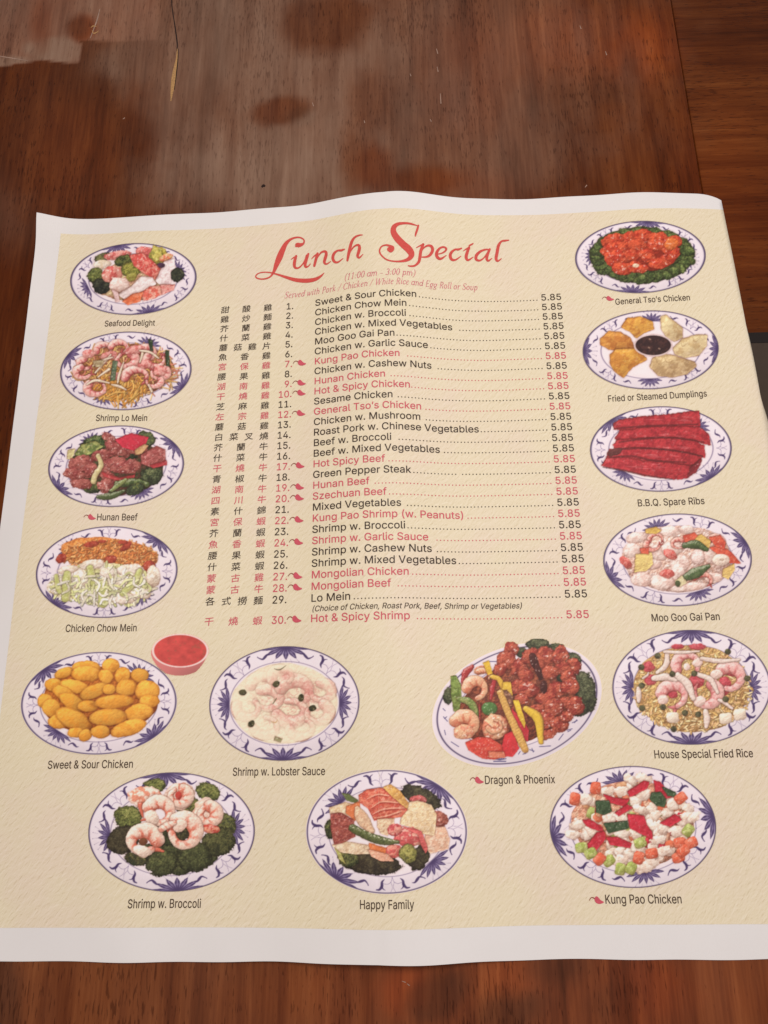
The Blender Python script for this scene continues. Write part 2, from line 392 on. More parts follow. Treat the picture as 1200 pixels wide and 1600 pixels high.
    def tube(self, pts, ws, col, kind, col2=None, bands=0, gloss=0.35, tex=0.12, rim=None, sh=0.5, flat=0.0, ts=9, mot=None):
        pid = self.new(kind); sd = self.seed
        xs = [p[0] for p in pts]; ys = [p[1] for p in pts]; m = max(ws)/2+14
        w = self.win(min(xs)-m, min(ys)-m, max(xs)+m, max(ys)+m)
        if w is None: return
        sl, X, Y = w
        e, side, par, hw, S = self.dist(X, Y, pts, ws)
        nz = fbm(X/ts, Y/ts, sd)
        e = e+(nz-0.5)*min(4.0, max(ws)*0.14)+(fbm(X/24, Y/24, sd+11)-0.5)*min(9.0, max(ws)*0.22)
        if sh: self.shadow(sl, sstep(10, -3, e-0), sh)
        c = np.clip(side/hw, -1, 1)
        gy, gx = np.gradient(e); g = np.hypot(gx, gy)+1e-6; gx /= g; gy /= g
        rr = np.clip(1+e/hw, 0, 1)
        h = np.sqrt(np.clip(1-rr**2, 0, 1))
        lit = warm(0.84+0.22*(gx*LX+gy*LY)*rr*(1-flat)+0.16*h*(1-flat)+0.1*flat)
        C = np.ones(X.shape+(3,))*np.array(col)/255.
        if mot is not None:
            k = sstep(0.5, 0.66, fbm(X/(ts*1.6), Y/(ts*1.6), sd+3))[..., None]; C = C*(1-k)+np.array(mot)/255.*k
        if col2 is not None and bands:
            k = (sstep(0.55, 0.98, 0.5+0.5*np.cos(par*bands*2*math.pi+1.4*c+3*(nz-0.5)))*0.8+0.22*fbm(X/14, Y/14, sd+17))*sstep(-1.1, 0.6, c*(np.sign(rim[3]) if rim is not None else 0)+0.2*(nz-.5))
            k = np.maximum(k, 0)[..., None]
            C = C*(1-k)+np.array(col2)/255.*k
        if rim is not None:
            k = (sstep(0.35, 1.0, c*np.sign(rim[3])))[..., None]*0.9
            C = C*(1-k)+np.array(rim[:3])/255.*k
        C = C*lit*(1+tex*1.5*(nz-0.5))[..., None]
        sp = sstep(0.93, 1.0, h*0.35+0.55+0.35*(gx*LX+gy*LY)*rr+0.25*(fbm(X/6, Y/6, sd+5)-0.5))*gloss
        C = C*(1-sp[..., None])+sp[..., None]*np.array((1., .97, .94))
        aa = 0.6*self.st
        edge = np.exp(-(e/(1.6*self.s*0.5))**2)*0.25
        C = C*(1-edge[..., None]*0.8)
        self.put(sl, sstep(aa, -aa, e), C, pid)
    def blob(self, x, y, rx, ry, ang, col, kind, rough=0.16, gloss=0.3, tex=0.14, ts=14, mot=None, sh=0.55, flat=0.0, sq=2.0, bump=0.25, edge=0.35):
        pid = self.new(kind); sd = self.seed
        m = max(rx, ry)*1.35+10
        w = self.win(x-m, y-m, x+m, y+m)
        if w is None: return
        sl, X, Y = w
        a = math.radians(ang); cx, sx = math.cos(a), math.sin(a)
        ws = max(14., min(rx, ry)*0.9); wa = rough*0.9*min(rx, ry)
        dx = X-x+(fbm(X/ws, Y/ws, sd+21)-0.5)*2*wa; dy = Y-y+(fbm(X/ws, Y/ws, sd+33)-0.5)*2*wa; u = (dx*cx-dy*sx)/rx; v = (dx*sx+dy*cx)/ry
        n1 = fbm(X/max(10., min(rx, ry)*0.7), Y/max(10., min(rx, ry)*0.7), sd); nz = fbm(X/ts, Y/ts, sd+2)
        d = (np.abs(u)**sq+np.abs(v)**sq)**(1/sq)+rough*2*(n1-0.5)
        mn = min(rx, ry)
        if sh:
            u2, v2 = u-0.0, v; self.shadow(sl, sstep(1.0+10/mn, 0.9, d)*(0.55+0.45*np.clip((dy-dx*0.3)/ry, -1, 1)), sh*0.72)
        h = np.sqrt(np.clip(1-d**2, 0, 1))
        hb = bump*mn*(nz-0.5)+0.5*bump*mn*(n1-0.5)
        gy, gx = np.gradient(hb, self.st)
        soft = np.clip(dx/rx*LX+dy/ry*LY, -1, 1)*(1-flat)
        lit = warm(0.99+0.20*soft-0.05*d*d*(1-flat)+np.clip((gx*LX+gy*LY)*-0.20, -0.16, 0.12))
        C = np.ones(X.shape+(3,))*np.array(col)/255.
        if mot is not None:
            k = sstep(0.46, 0.62, fbm(X/(ts*1.3), Y/(ts*1.3), sd+3))[..., None]; C = C*(1-k)+np.array(mot)/255.*k
        C = C*lit*(1+tex*1.5*(nz-0.5))[..., None]
        C = C*(1-(edge*0.42*sstep(0.80, 1.02, d))[..., None]*np.array((.7, 1, 1.05)))
        if gloss:
            q = (gx*LX+gy*LY)
            sp = np.exp(-((q+0.0-(-0.45))/0.22)**2)*0+sstep(0.62, 0.80, fbm(X/(ts*0.8), Y/(ts*0.8), sd+9))*sstep(0.2, 0.7, h)*gloss*1.6
            sp = np.clip(sp, 0, .85)
            C = C*(1-sp[..., None])+sp[..., None]*np.array((1., .96, .92))
        aa = 0.6*self.st/mn
        self.put(sl, sstep(1+aa, 1-aa, d), C, pid)
    def poly(self, pts, col, kind, gloss=0.25, tex=0.12, ts=12, mot=None, sh=0.5, rough=3, edge=0.3, rnd=0, dome=0.09):
        pid = self.new(kind); sd = self.seed
        P = np.array(pts, float)
        w = self.win(P[:, 0].min()-14, P[:, 1].min()-14, P[:, 0].max()+14, P[:, 1].max()+14)
        if w is None: return
        sl, X, Y = w
        ins = np.zeros(X.shape, bool); dm = np.full(X.shape, 1e9); n = len(P)
        wx = X+(fbm(X/16, Y/16, sd)-0.5)*2*rough; wy = Y+(fbm(X/16, Y/16, sd+4)-0.5)*2*rough
        for i in range(n):
            a, b = P[i], P[(i+1) % n]; d = b-a; l2 = d@d+1e-9
            t = np.clip(((wx-a[0])*d[0]+(wy-a[1])*d[1])/l2, 0, 1)
            dm = np.minimum(dm, np.hypot(wx-a[0]-t*d[0], wy-a[1]-t*d[1]))
            ins ^= ((a[1] > wy) != (b[1] > wy)) & (wx < (b[0]-a[0])*(wy-a[1])/(b[1]-a[1]+1e-9)+a[0])
        e = np.where(ins, -dm, dm)-rnd
        nz = fbm(X/ts, Y/ts, sd+2)
        if sh: self.shadow(sl, sstep(10, -2, e), sh)
        rr = np.clip(1+e/16., 0, 1)
        h = np.sqrt(np.clip(1-rr**2, 0, 1))*16+(nz-0.5)*6
        gy, gx = np.gradient(h, self.st)
        cc = P.mean(0); ex = np.clip(((X-cc[0])/(np.ptp(P[:, 0])/2+1)*LX+(Y-cc[1])/(np.ptp(P[:, 1])/2+1)*LY), -1, 1)*dome
        lit = warm(0.98+ex+np.clip((gx*LX+gy*LY)*0.18, -0.26, 0.14))
        C = np.ones(X.shape+(3,))*np.array(col)/255.
        if mot is not None:
            k = sstep(0.46, 0.62, fbm(X/(ts*1.5), Y/(ts*1.5), sd+3))[..., None]; C = C*(1-k)+np.array(mot)/255.*k
        C = C*lit*(1+tex*1.5*(nz-0.5))[..., None]
        C = C*(1-(edge*0.6*sstep(-5, 0, e))[..., None]*np.array((.7, 1, 1.05)))
        if gloss:
            sp = np.clip(sstep(0.64, 0.80, fbm(X/(ts*0.9), Y/(ts*0.9), sd+9))*sstep(0, -8, e)*gloss*1.6, 0, .85)
            C = C*(1-sp[..., None])+sp[..., None]*np.array((1., .96, .92))
        aa = 0.55*self.st
        self.put(sl, sstep(aa, -aa, e), C, pid)
    def broc(self, x, y, rx, ry, ang=0, col=(78, 88, 48), dark=(38, 48, 30), lite=(128, 138, 70), kind='broccoli_floret', rough=0.2):
        pid = self.new(kind); sd = self.seed
        m = max(rx, ry)*1.4+10
        w = self.win(x-m, y-m, x+m, y+m)
        if w is None: return
        sl, X, Y = w
        a = math.radians(ang); cx, sx = math.cos(a), math.sin(a)
        dx, dy = X-x, Y-y; u = (dx*cx-dy*sx)/rx; v = (dx*sx+dy*cx)/ry
        d = np.hypot(u, v)+rough*2*(fbm(X/22, Y/22, sd)-0.5)+0.10*(fbm(X/7, Y/7, sd+1)-0.5)
        self.shadow(sl, sstep(1+10/min(rx, ry), 0.9, d), 0.5)
        big = fbm(X/26, Y/26, sd+2); fine = vnoise(X/6.5, Y/6.5, sd+3)*0.6+vnoise(X/3.6, Y/3.6, sd+4)*0.4
        k = np.clip(0.50+1.0*(big-0.5)+1.15*(fine-0.5)+0.30*(-v)*0.8-0.12*d, 0, 1)[..., None]
        D, M, Lc = (np.array(c)/255. for c in (dark, col, lite))
        C = np.where(k < 0.5, D*(1-2*k)+M*2*k, M*(2-2*k)+Lc*(2*k-1))
        C = C*(1-(0.4*sstep(0.75, 1.0, d))[..., None])
        aa = 0.6*self.st/min(rx, ry)
        self.put(sl, sstep(1+aa, 1-aa, d), C, pid)
    def shrimp(self, x, y, r, a0, sweep, w, pale=(240, 205, 188), red=(214, 92, 78), tail=True, sq=0.85, bands=6, kind='shrimp'):
        # curled prawn: thick at a0 (the head end), tapering to the tail; angles ccw in degrees
        n = 9; pts = []; ws = []
        for i in range(n):
            t = i/(n-1); a = math.radians(a0+sweep*t); rr = r*(1-0.10*t)
            pts.append((x+rr*math.cos(a), y-rr*sq*math.sin(a)))
            ws.append(w*(0.82+0.30*math.sin(math.pi*min(1, t*1.5+0.1)))*(1-0.5*t))
        sgn = 1 if sweep > 0 else -1
        if tail:
            e = np.array(pts[-1]); d = e-np.array(pts[-2]); d /= np.linalg.norm(d); nn = np.array((-d[1], d[0]))
            for k in (-1, 1):
                self.tube([e, e+d*w*0.35+nn*k*w*0.12, e+d*w*0.62+nn*k*w*0.34], [w*0.3, w*0.26, w*0.12], red, kind, gloss=0.2, sh=0.3)
        self.tube(pts, ws, pale, kind, col2=red, bands=bands, gloss=0.45, tex=0.22, rim=red+(sgn,), sh=0.6, ts=8)
    def grains(self, inside, n, L, w, cols, kind, jitter=180, base=0, gl=0.0, curve=0.0):
        # many short strokes (rice, noodles, shreds): one piece
        pid = self.new(kind); R = self.R
        for _ in range(n):
            for _t in range(40):
                x = R.uniform(inside[0], inside[2]); y = R.uniform(inside[1], inside[3])
                cx, cy = (inside[0]+inside[2])/2, (inside[1]+inside[3])/2
                if ((x-cx)/(inside[2]-inside[0])*2)**2+((y-cy)/(inside[3]-inside[1])*2)**2 < 1: break
            a = math.radians(base+R.uniform(-jitter, jitter)); l = L*R.uniform(0.6, 1.4)
            dx, dy = math.cos(a)*l/2, -math.sin(a)*l/2; q = R.uniform(-curve, curve)*l
            c = np.array(R.choice(cols))/255.*R.uniform(0.86, 1.1)
            pts = [(x-dx, y-dy), (x-dy*q/l*2, y+dx*q/l*2), (x+dx, y+dy)]
            self.stroke([(p[0]+1.5, p[1]+2.5) for p in pts], [w*1.25]*3, c*0.45, 0.5, pid)
            self.stroke(pts, [w*0.7, w, w*0.7], np.clip(c, 0, 1), 0.97, pid)
    def finish(self):
        # the softness and the slightly lifted blacks of offset printing
        w = self.cov[..., None]+1e-3
        X, Y = np.meshgrid(self.x0+np.arange(self.W)*self.st, self.y0+np.arange(self.H)*self.st)
        soft = {'shrimp': .30, 'fried_chicken_ball': .8, 'chicken_cube': .32, 'green_pepper_piece': .25, 'red_pepper_piece': .28, 'carrot_cube': .3, 'celery_cube': .3, 'celery_piece': .35, 'scallop': .2, 'squid_slice': .25, 'chicken_slice': .42, 'chicken_strip': .35, 'glazed_chicken_piece': .85, 'beef_slice': .9, 'tomato_wedge': .3, 'egg_piece': .15, 'green_pea': .2, 'baby_corn': .35, 'steamed_dumpling': .5, 'fried_dumpling': .7, 'spare_rib': .55, 'yellow_pepper_strip': .25, 'dipping_sauce': .2, 'snow_pea': .3, 'carrot_slice': .3, 'crab_stick': .6, 'lobster_tail': .6}
        amp = np.array([soft.get(k, .5) for k in self.names]+[0.])
        food = (self.id > 0)*amp[self.id]; z = self.s/4.0; D_ = self.detail
        wx = X+26*z*(fbm(X/(30*z), Y/(30*z), 71)-.5); wy = Y+26*z*(fbm(X/(30*z), Y/(30*z), 72)-.5)
        fine = fbm(wx/(7*z), wy/(6*z), 73)-.5; mid = fbm(wx/(19*z), wy/(16*z), 74)
        line = np.clip(1-np.abs(mid-.5)*13, 0, 1)*sstep(.35, .6, fbm(X/(40*z), Y/(40*z), 75))
        spark = sstep(.71, .80, fbm(wx/(12*z), wy/(8*z), 76))*sstep(0, .1, fbm(X/(9*z), Y/(9*z), 79)-.4)
        gy, gx = np.gradient(fbm(wx/(17*z), wy/(12*z), 77)*12*z+fbm(wx/(8*z), wy/(6*z), 78)*3.5*z, self.st)
        rel = np.clip(-(gx*LX+gy*LY)*0.42, -0.20, 0.16)
        m = (1+(rel+0.20*fine-0.20*line)*food*D_)[..., None]
        c = self.col*np.concatenate([m**0.8, m**1.1, m**1.15], -1)
        k = (spark*food*0.30*D_)[..., None]; c = np.clip(c*(1-k)+k*np.array((1, .97, .93)), 0, 1)
        def b(a):
            p = np.pad(a, ((1, 1), (1, 1), (0, 0)), 'edge')
            p = p[:-2]*.16+p[1:-1]*.68+p[2:]*.16
            return p[:, :-2]*.16+p[:, 1:-1]*.68+p[:, 2:]*.16
        c = b(c)
        g = c.mean(-1, keepdims=True)
        q = np.clip((g+(c-g)*0.93)*0.955+np.array((0.052, 0.036, 0.034)), 0, 1)
        self.col = self.col*(1-w)+q*w
        return self
    def dots(self, pts, col, r=3, k=0.9):
        for p in pts: self.stroke([p, (p[0]+r*0.7, p[1]+r*0.3)], [r, r*0.8], np.array(col)/255., k)

# ---------------------------------------------------------------- the fifteen dishes
PALE = (240, 208, 192); PINK = (206, 104, 96); RED = (196, 60, 62); WHITE = (240, 228, 226)
GRN = (84, 104, 54); DGRN = (52, 66, 40); YEL = (222, 186, 66); CAR = (222, 112, 70)

def d_seafood():
    D = Dish(0, 300, 3.75, 782, 511, 368, 208, 3, 1)
    D.plate(A=103, inner=0.71)
    D.blob(780, 520, 215, 118, 5, (196, 150, 120), 'sauce', gloss=0, mot=(214, 196, 150), sh=0.2, rough=.12)
    D.broc(600, 385, 50, 26, 20, (110, 110, 70)); 
    D.blob(690, 372, 82, 26, 8, (222, 150, 140), 'crab_stick', mot=(206, 96, 92), gloss=.5)
    D.blob(850, 352, 58, 30, -8, (204, 96, 92), 'crab_stick', mot=(226, 152, 140), gloss=.5)
    D.blob(925, 375, 55, 50, 40, (190, 182, 70), 'squash_slice', mot=(130, 136, 60), gloss=.3)
    D.poly([(900, 312), (945, 330), (955, 395), (905, 410), (880, 360)], (206, 196, 96), 'squash_slice', mot=(150, 150, 66))
    D.blob(975, 385, 42, 22, 20, (214, 170, 120), 'squash_slice', mot=(222, 120, 84))
    D.broc(730, 405, 58, 36, 10, (96, 104, 52)); D.broc(765, 455, 58, 44, 0, (150, 150, 62), (84, 92, 40), (196, 190, 96))
    D.blob(600, 425, 54, 27, 5, (236, 228, 214), 'scallop', mot=(222, 204, 176), gloss=.2)
    D.broc(560, 490, 46, 48, 0, (104, 116, 58), (52, 64, 34), (150, 158, 82))
    D.broc(595, 552, 52, 46, 0, (46, 52, 42), (26, 32, 30), (72, 78, 58))
    D.blob(658, 480, 60, 50, 10, (222, 150, 136), 'shrimp', mot=(206, 92, 86), gloss=.6, ts=18)
    D.poly([(765, 375), (830, 362), (880, 398), (932, 450), (945, 490), (915, 512), (850, 475), (790, 430)], (208, 78, 72), 'crab_stick', mot=(226, 138, 122), gloss=.35, rnd=6)
    D.poly([(965, 410), (1015, 395), (1025, 440), (1000, 520), (990, 550), (945, 545), (915, 520), (940, 470)], (236, 224, 226), 'squid_slice', mot=(218, 196, 200), rnd=5)
    D.broc(1040, 485, 38, 44, 0, (48, 56, 42), (28, 34, 30), (84, 90, 60))
    D.blob(945, 430, 22, 16, 0, (70, 44, 70), 'mushroom', gloss=.1)
    D.blob(770, 500, 34, 24, 20, (150, 146, 66), 'broccoli_floret')
    D.blob(700, 545, 60, 42, -8, (236, 216, 208), 'scallop', mot=(224, 190, 180), gloss=.15, tex=.05)
    D.poly([(700, 600), (770, 560), (830, 500), (890, 505), (910, 540), (850, 575), (790, 615), (735, 630)], (238, 226, 226), 'squid_slice', mot=(224, 208, 208), rnd=6)
    D.poly([(660, 575), (690, 590), (700, 640), (680, 645)], (222, 190, 190), 'squid_slice', rnd=3)
    D.poly([(830, 590), (880, 560), (970, 550), (960, 590), (900, 620), (845, 632)], (222, 100, 84), 'crab_stick', mot=(236, 170, 150), rnd=6)
    D.poly([(945, 545), (1025, 545), (1015, 575), (950, 600)], (228, 160, 150), 'shrimp', mot=(210, 110, 104), rnd=3)
    D.poly([(720, 640), (780, 600), (838, 588), (820, 640), (750, 660)], (220, 104, 62), 'carrot_slice', mot=(226, 128, 90), rnd=3)
    return D

def d_lomein():
    D = Dish(0, 300, 3.75, 738, 1049, 383, 228, 3, 2)
    D.plate(A=150, inner=0.72)
    D.blob(740, 1045, 285, 150, 3, (150, 92, 62), 'noodles', gloss=0, rough=.08, sh=.2)
    D.grains((450, 900, 1030, 1200), 300, 75, 7, [(236, 184, 100), (214, 156, 80), (190, 126, 66), (240, 200, 130), (214, 128, 104)], 'noodles', curve=.35)
    D.grains((560, 1080, 860, 1225), 130, 80, 8, [(226, 158, 66), (206, 136, 56), (236, 186, 96)], 'noodles', jitter=55, base=60, curve=.3)
    for x, y, r, a, s, w in [(610, 925, 46, 200, -250, 34), (700, 915, 50, 170, -230, 34), (860, 945, 52, 160, -250, 36), (500, 1010, 40, 100, 200, 34), (910, 985, 56, 140, 240, 40), (740, 985, 58, 60, -290, 46), (490, 1060, 46, 110, 220, 38), (935, 1060, 50, 40, -230, 38), (565, 1150, 55, 140, 250, 42), (800, 1085, 66, 185, -205, 46), (900, 1110, 44, 20, -200, 34)]:
        D.shrimp(x, y, r, a, s, w*1.2, (236, 184, 174), (192, 84, 86), sq=.7)
    for x, y, rx, ry in [(640, 960, 50, 26), (790, 925, 60, 24), (520, 950, 40, 24), (850, 1010, 44, 26), (680, 1080, 40, 22), (940, 1050, 40, 30)]:
        D.blob(x, y, rx, ry, 10, (226, 158, 150), 'shrimp', mot=(200, 104, 100), gloss=.3, rough=.25)
    for p in [((560, 1060), (610, 1000), (650, 955)), ((545, 1020), (600, 990), (660, 970)), ((575, 1085), (640, 1040)), ((690, 1120), (700, 1070), (725, 1000)), ((820, 1000), (835, 950), (830, 930)), ((820, 930), (880, 940), (930, 975)), ((870, 1130), (890, 1170)), ((655, 1130), (700, 1140), (740, 1160)), ((510, 1130), (560, 1105), (640, 1120))]:
        D.tube(p, [9, 16, 9][:len(p)], (232, 216, 192), 'onion_strip', tex=.1, gloss=.2, sh=.6)
    D.poly([(660, 988), (690, 992), (675, 1105), (645, 1108)], (92, 112, 84), 'scallion_piece', mot=(60, 84, 58))
    D.poly([(968, 930), (990, 930), (996, 1020), (975, 1022)], (44, 66, 40), 'scallion_piece')
    D.poly([(868, 862), (896, 870), (898, 935), (880, 930)], (40, 58, 36), 'scallion_piece')
    D.poly([(540, 990), (610, 985), (600, 1020), (560, 1030)], (190, 180, 140), 'cabbage_piece', mot=(160, 140, 104))
    return D

def d_hunan():
    D = Dish(0, 650, 3.75, 681, 295, 396, 236, 4, 3)
    D.plate(A=28, inner=0.74)
    D.blob(680, 300, 275, 165, 3, (92, 60, 46), 'sauce', gloss=0, mot=(60, 66, 40), rough=.1, sh=.2)
    D.broc(560, 165, 95, 48, 20, (70, 94, 50), (36, 52, 30), (140, 152, 92)); D.poly([(440, 225), (480, 170), (560, 150), (600, 180), (530, 220), (470, 240)], (160, 168, 96), 'broccoli_stem', mot=(96, 116, 60), rnd=4)
    D.poly([(400, 200), (440, 195), (420, 255), (395, 250)], (206, 196, 140), 'onion_strip', rnd=3)
    D.broc(850, 140, 60, 50, 0, (84, 100, 62)); D.broc(540, 410, 60, 46, 0); D.broc(890, 350, 70, 55, 20, (60, 74, 46), (34, 42, 28), (120, 128, 84)); D.broc(740, 235, 80, 34, 10, (50, 62, 40), (28, 36, 24), (110, 118, 80))
    B = (168, 92, 84); M = (138, 62, 60)
    for x, y, rx, ry, a in [(470, 285, 80, 52, 10), (430, 340, 58, 38, -20), (480, 395, 62, 34, -10), (600, 230, 62, 34, 10), (640, 130, 45, 26, -30), (700, 190, 85, 44, -15), (660, 280, 70, 42, 20), (530, 320, 50, 34, 60), (740, 300, 92, 44, 5), (640, 360, 60, 30, -25), (620, 405, 52, 42, 30), (460, 345, 44, 24, 0), (800, 190, 62, 36, 0)]:
        D.blob(x, y, rx, ry, a, B, 'beef_slice', rough=.26, mot=M, gloss=.4, ts=17)
    D.poly([(830, 230), (920, 180), (965, 200), (965, 265), (890, 300), (830, 275)], (176, 96, 92), 'beef_slice', mot=(152, 70, 68), rnd=5)
    D.poly([(880, 290), (975, 262), (978, 285), (900, 305)], (170, 50, 56), 'red_pepper_piece', rnd=2)
    D.poly([(680, 140), (770, 105), (865, 128), (850, 165), (790, 200), (720, 180)], (200, 46, 66), 'red_pepper_piece', rnd=5, gloss=.15)
    D.poly([(600, 330), (700, 365), (790, 345), (780, 375), (700, 380), (610, 355)], (172, 56, 58), 'red_pepper_piece', rnd=3)
    D.poly([(790, 200), (850, 165), (868, 175), (830, 222), (795, 225)], (200, 160, 110), 'onion_strip', rnd=2)
    D.tube([(575, 232), (592, 290), (560, 345), (548, 385)], [26, 30, 32, 34], (204, 192, 138), 'baby_corn', tex=.12)
    D.tube([(575, 475), (650, 470), (730, 440)], [22, 40, 16], (74, 92, 52), 'snow_pea', tex=.2)
    D.tube([(690, 400), (780, 390), (860, 400)], [40, 50, 34], (96, 116, 62), 'snow_pea', mot=(58, 78, 42))
    D.tube([(650, 440), (700, 400), (740, 372)], [18, 30, 14], (130, 146, 84), 'snow_pea', mot=(84, 104, 56))
    D.broc(790, 430, 56, 32, 20, (56, 72, 46))
    return D

def d_chow():
    D = Dish(0, 650, 3.75, 626, 915, 413, 266, 4, 4)
    D.plate(A=40, inner=0.70)
    D.blob(640, 810, 290, 95, -6, (214, 130, 62), 'fried_rice', gloss=0, rough=.06, mot=(222, 148, 80), sh=.3, ts=9)
    D.grains((360, 725, 920, 910), 520, 20, 8, [(240, 156, 82), (220, 130, 62), (246, 180, 112), (204, 112, 58)], 'fried_rice')
    for x, y, rx, ry, a in [(360, 835, 34, 26, 40), (535, 752, 46, 17, 10), (650, 840, 36, 22, 5), (740, 765, 40, 18, 40), (722, 740, 30, 12, 0), (875, 880, 34, 36, -60), (880, 925, 22, 30, 0), (600, 735, 24, 9, 0)]:
        D.blob(x, y, rx, ry, a, (176, 70, 50), 'roast_pork_piece', mot=(150, 52, 42), gloss=.2)
    D.blob(600, 985, 310, 120, 0, (222, 214, 160), 'shredded_cabbage', gloss=0, mot=(240, 236, 220), rough=.12, sh=.3, ts=20, edge=.2)
    D.grains((310, 880, 900, 1100), 170, 64, 15, [(240, 234, 206), (226, 228, 160), (246, 242, 230), (206, 212, 140)], 'shredded_cabbage', curve=.3)
    for x, y, rx, ry, a in [(540, 870, 74, 30, 8), (470, 960, 52, 70, 40), (760, 900, 78, 34, 5), (490, 1040, 78, 36, 10), (900, 940, 40, 60, 0), (720, 1070, 78, 32, 0), (700, 970, 60, 40, 20), (640, 920, 60, 30, -10), (400, 900, 60, 24, 10), (830, 1040, 60, 30, -10)]:
        D.blob(x, y, rx, ry, a, (238, 230, 216), 'chicken_slice', mot=(222, 208, 186), gloss=.1, ts=20, edge=.45, bump=.3)
    D.grains((330, 900, 880, 1090), 70, 50, 12, [(240, 234, 206), (216, 222, 150), (246, 242, 230)], 'shredded_cabbage', curve=.4)
    for p, w in [([(395, 930), (390, 1000), (385, 1070)], 56), ([(530, 890), (545, 960), (580, 1010)], 52), ([(608, 985), (606, 1050), (604, 1100)], 62), ([(820, 910), (780, 980), (720, 1040)], 44), ([(330, 940), (340, 1000), (350, 1030)], 34)]:
        D.tube(p, [w*.8, w, w*.85], (190, 198, 116), 'celery_piece', mot=(212, 216, 152), rim=(220, 222, 172, 1), tex=.1, flat=.5, gloss=.1)
    D.grains((330, 930, 880, 1095), 46, 56, 13, [(242, 236, 210), (222, 226, 168), (246, 242, 230)], 'shredded_cabbage', curve=.4)
    return D

def d_sweetsour():
    D = Dish(20, 970, 3.75, 505, 483, 453, 298, 3, 5)
    D.plate(A=133, inner=0.76, lip=0.012); D.detail = 0.38
    C = (240, 172, 62)
    D.blob(510, 470, 340, 200, 0, (178, 96, 34), 'sauce', gloss=0, rough=.05, sh=.2)
    for x, y, rx, ry, a in [(300, 305, 60, 30, 20), (430, 275, 85, 42, 0), (430, 310, 88, 48, 0), (575, 262, 52, 42, 0), (545, 325, 42, 46, 60), (645, 320, 52, 46, 60), (745, 320, 52, 42, 0), (665, 392, 62, 50, 20), (790, 410, 72, 62, 0), (240, 376, 52, 40, 0), (365, 385, 90, 40, -14), (475, 412, 88, 40, 25), (565, 402, 38, 32, 0), (300, 425, 70, 42, -30), (190, 470, 46, 44, 0), (225, 510, 52, 58, 60), (350, 475, 85, 46, -30), (440, 500, 62, 36, 0), (590, 475, 118, 42, 4), (800, 470, 60, 40, 0), (270, 590, 62, 44, 0), (355, 575, 112, 56, -26), (740, 535, 86, 48, 10), (560, 565, 110, 50, 4), (370, 655, 50, 30, 0), (425, 670, 42, 34, 30), (515, 650, 58, 38, 0), (680, 628, 112, 46, 18)]:
        k = D.R.uniform(.93, 1.05)
        D.blob(x, y, rx, ry, a, tuple(v*k for v in C), 'fried_chicken_ball', rough=.10, mot=(232, 156, 50), gloss=.0, tex=.05, ts=26, sh=.9, bump=.10, edge=.62)
    return D

def d_sauce():
    D = Dish(20, 970, 3.75, 983, 197, 176, 128, 0, 6)
    cup = D.new('cup'); D.detail = 0.15
    sl, X, Y = D.win(-1e9, -1e9, 1e9, 1e9)
    # the cup: an ellipse mouth and a body that narrows below
    mouth = np.hypot((X-982)/168, (Y-175)/100)
    k = np.clip((Y-190)/130, 0, 1); hw = 166-86*k**1.6
    body = (np.abs(X-975) < hw) & (Y > 175) & (np.hypot((X-975)/170, (Y-200)/122) < 1.0)
    al = np.where((mouth < 1) | body, 1.0, 0.0)
    c = np.ones(X.shape+(3,))*np.array((196, 110, 108))/255.*(1.08-0.35*np.clip((X-830)/330, 0, 1)*np.clip((Y-190)/130, 0, 1))[..., None]
    D.put(sl, al, c, cup)
    m = sstep(1.0, .98, mouth)*(mouth > .90); D.put(sl, m, np.ones(c.shape)*np.array((236, 210, 206))/255., cup)
    s = D.new('sweet_and_sour_sauce')
    nz = fbm(X/40, Y/26, 77)
    c = np.ones(c.shape)*np.array((198, 66, 62))/255.*(0.86+.3*nz)[..., None]
    g = sstep(.6, .74, fbm(X/34, Y/22, 31))[..., None]*.5; c = c*(1-g)+np.array((150, 84, 62))/255.*g
    D.put(sl, sstep(.93, .90, mouth), c, s)
    return D

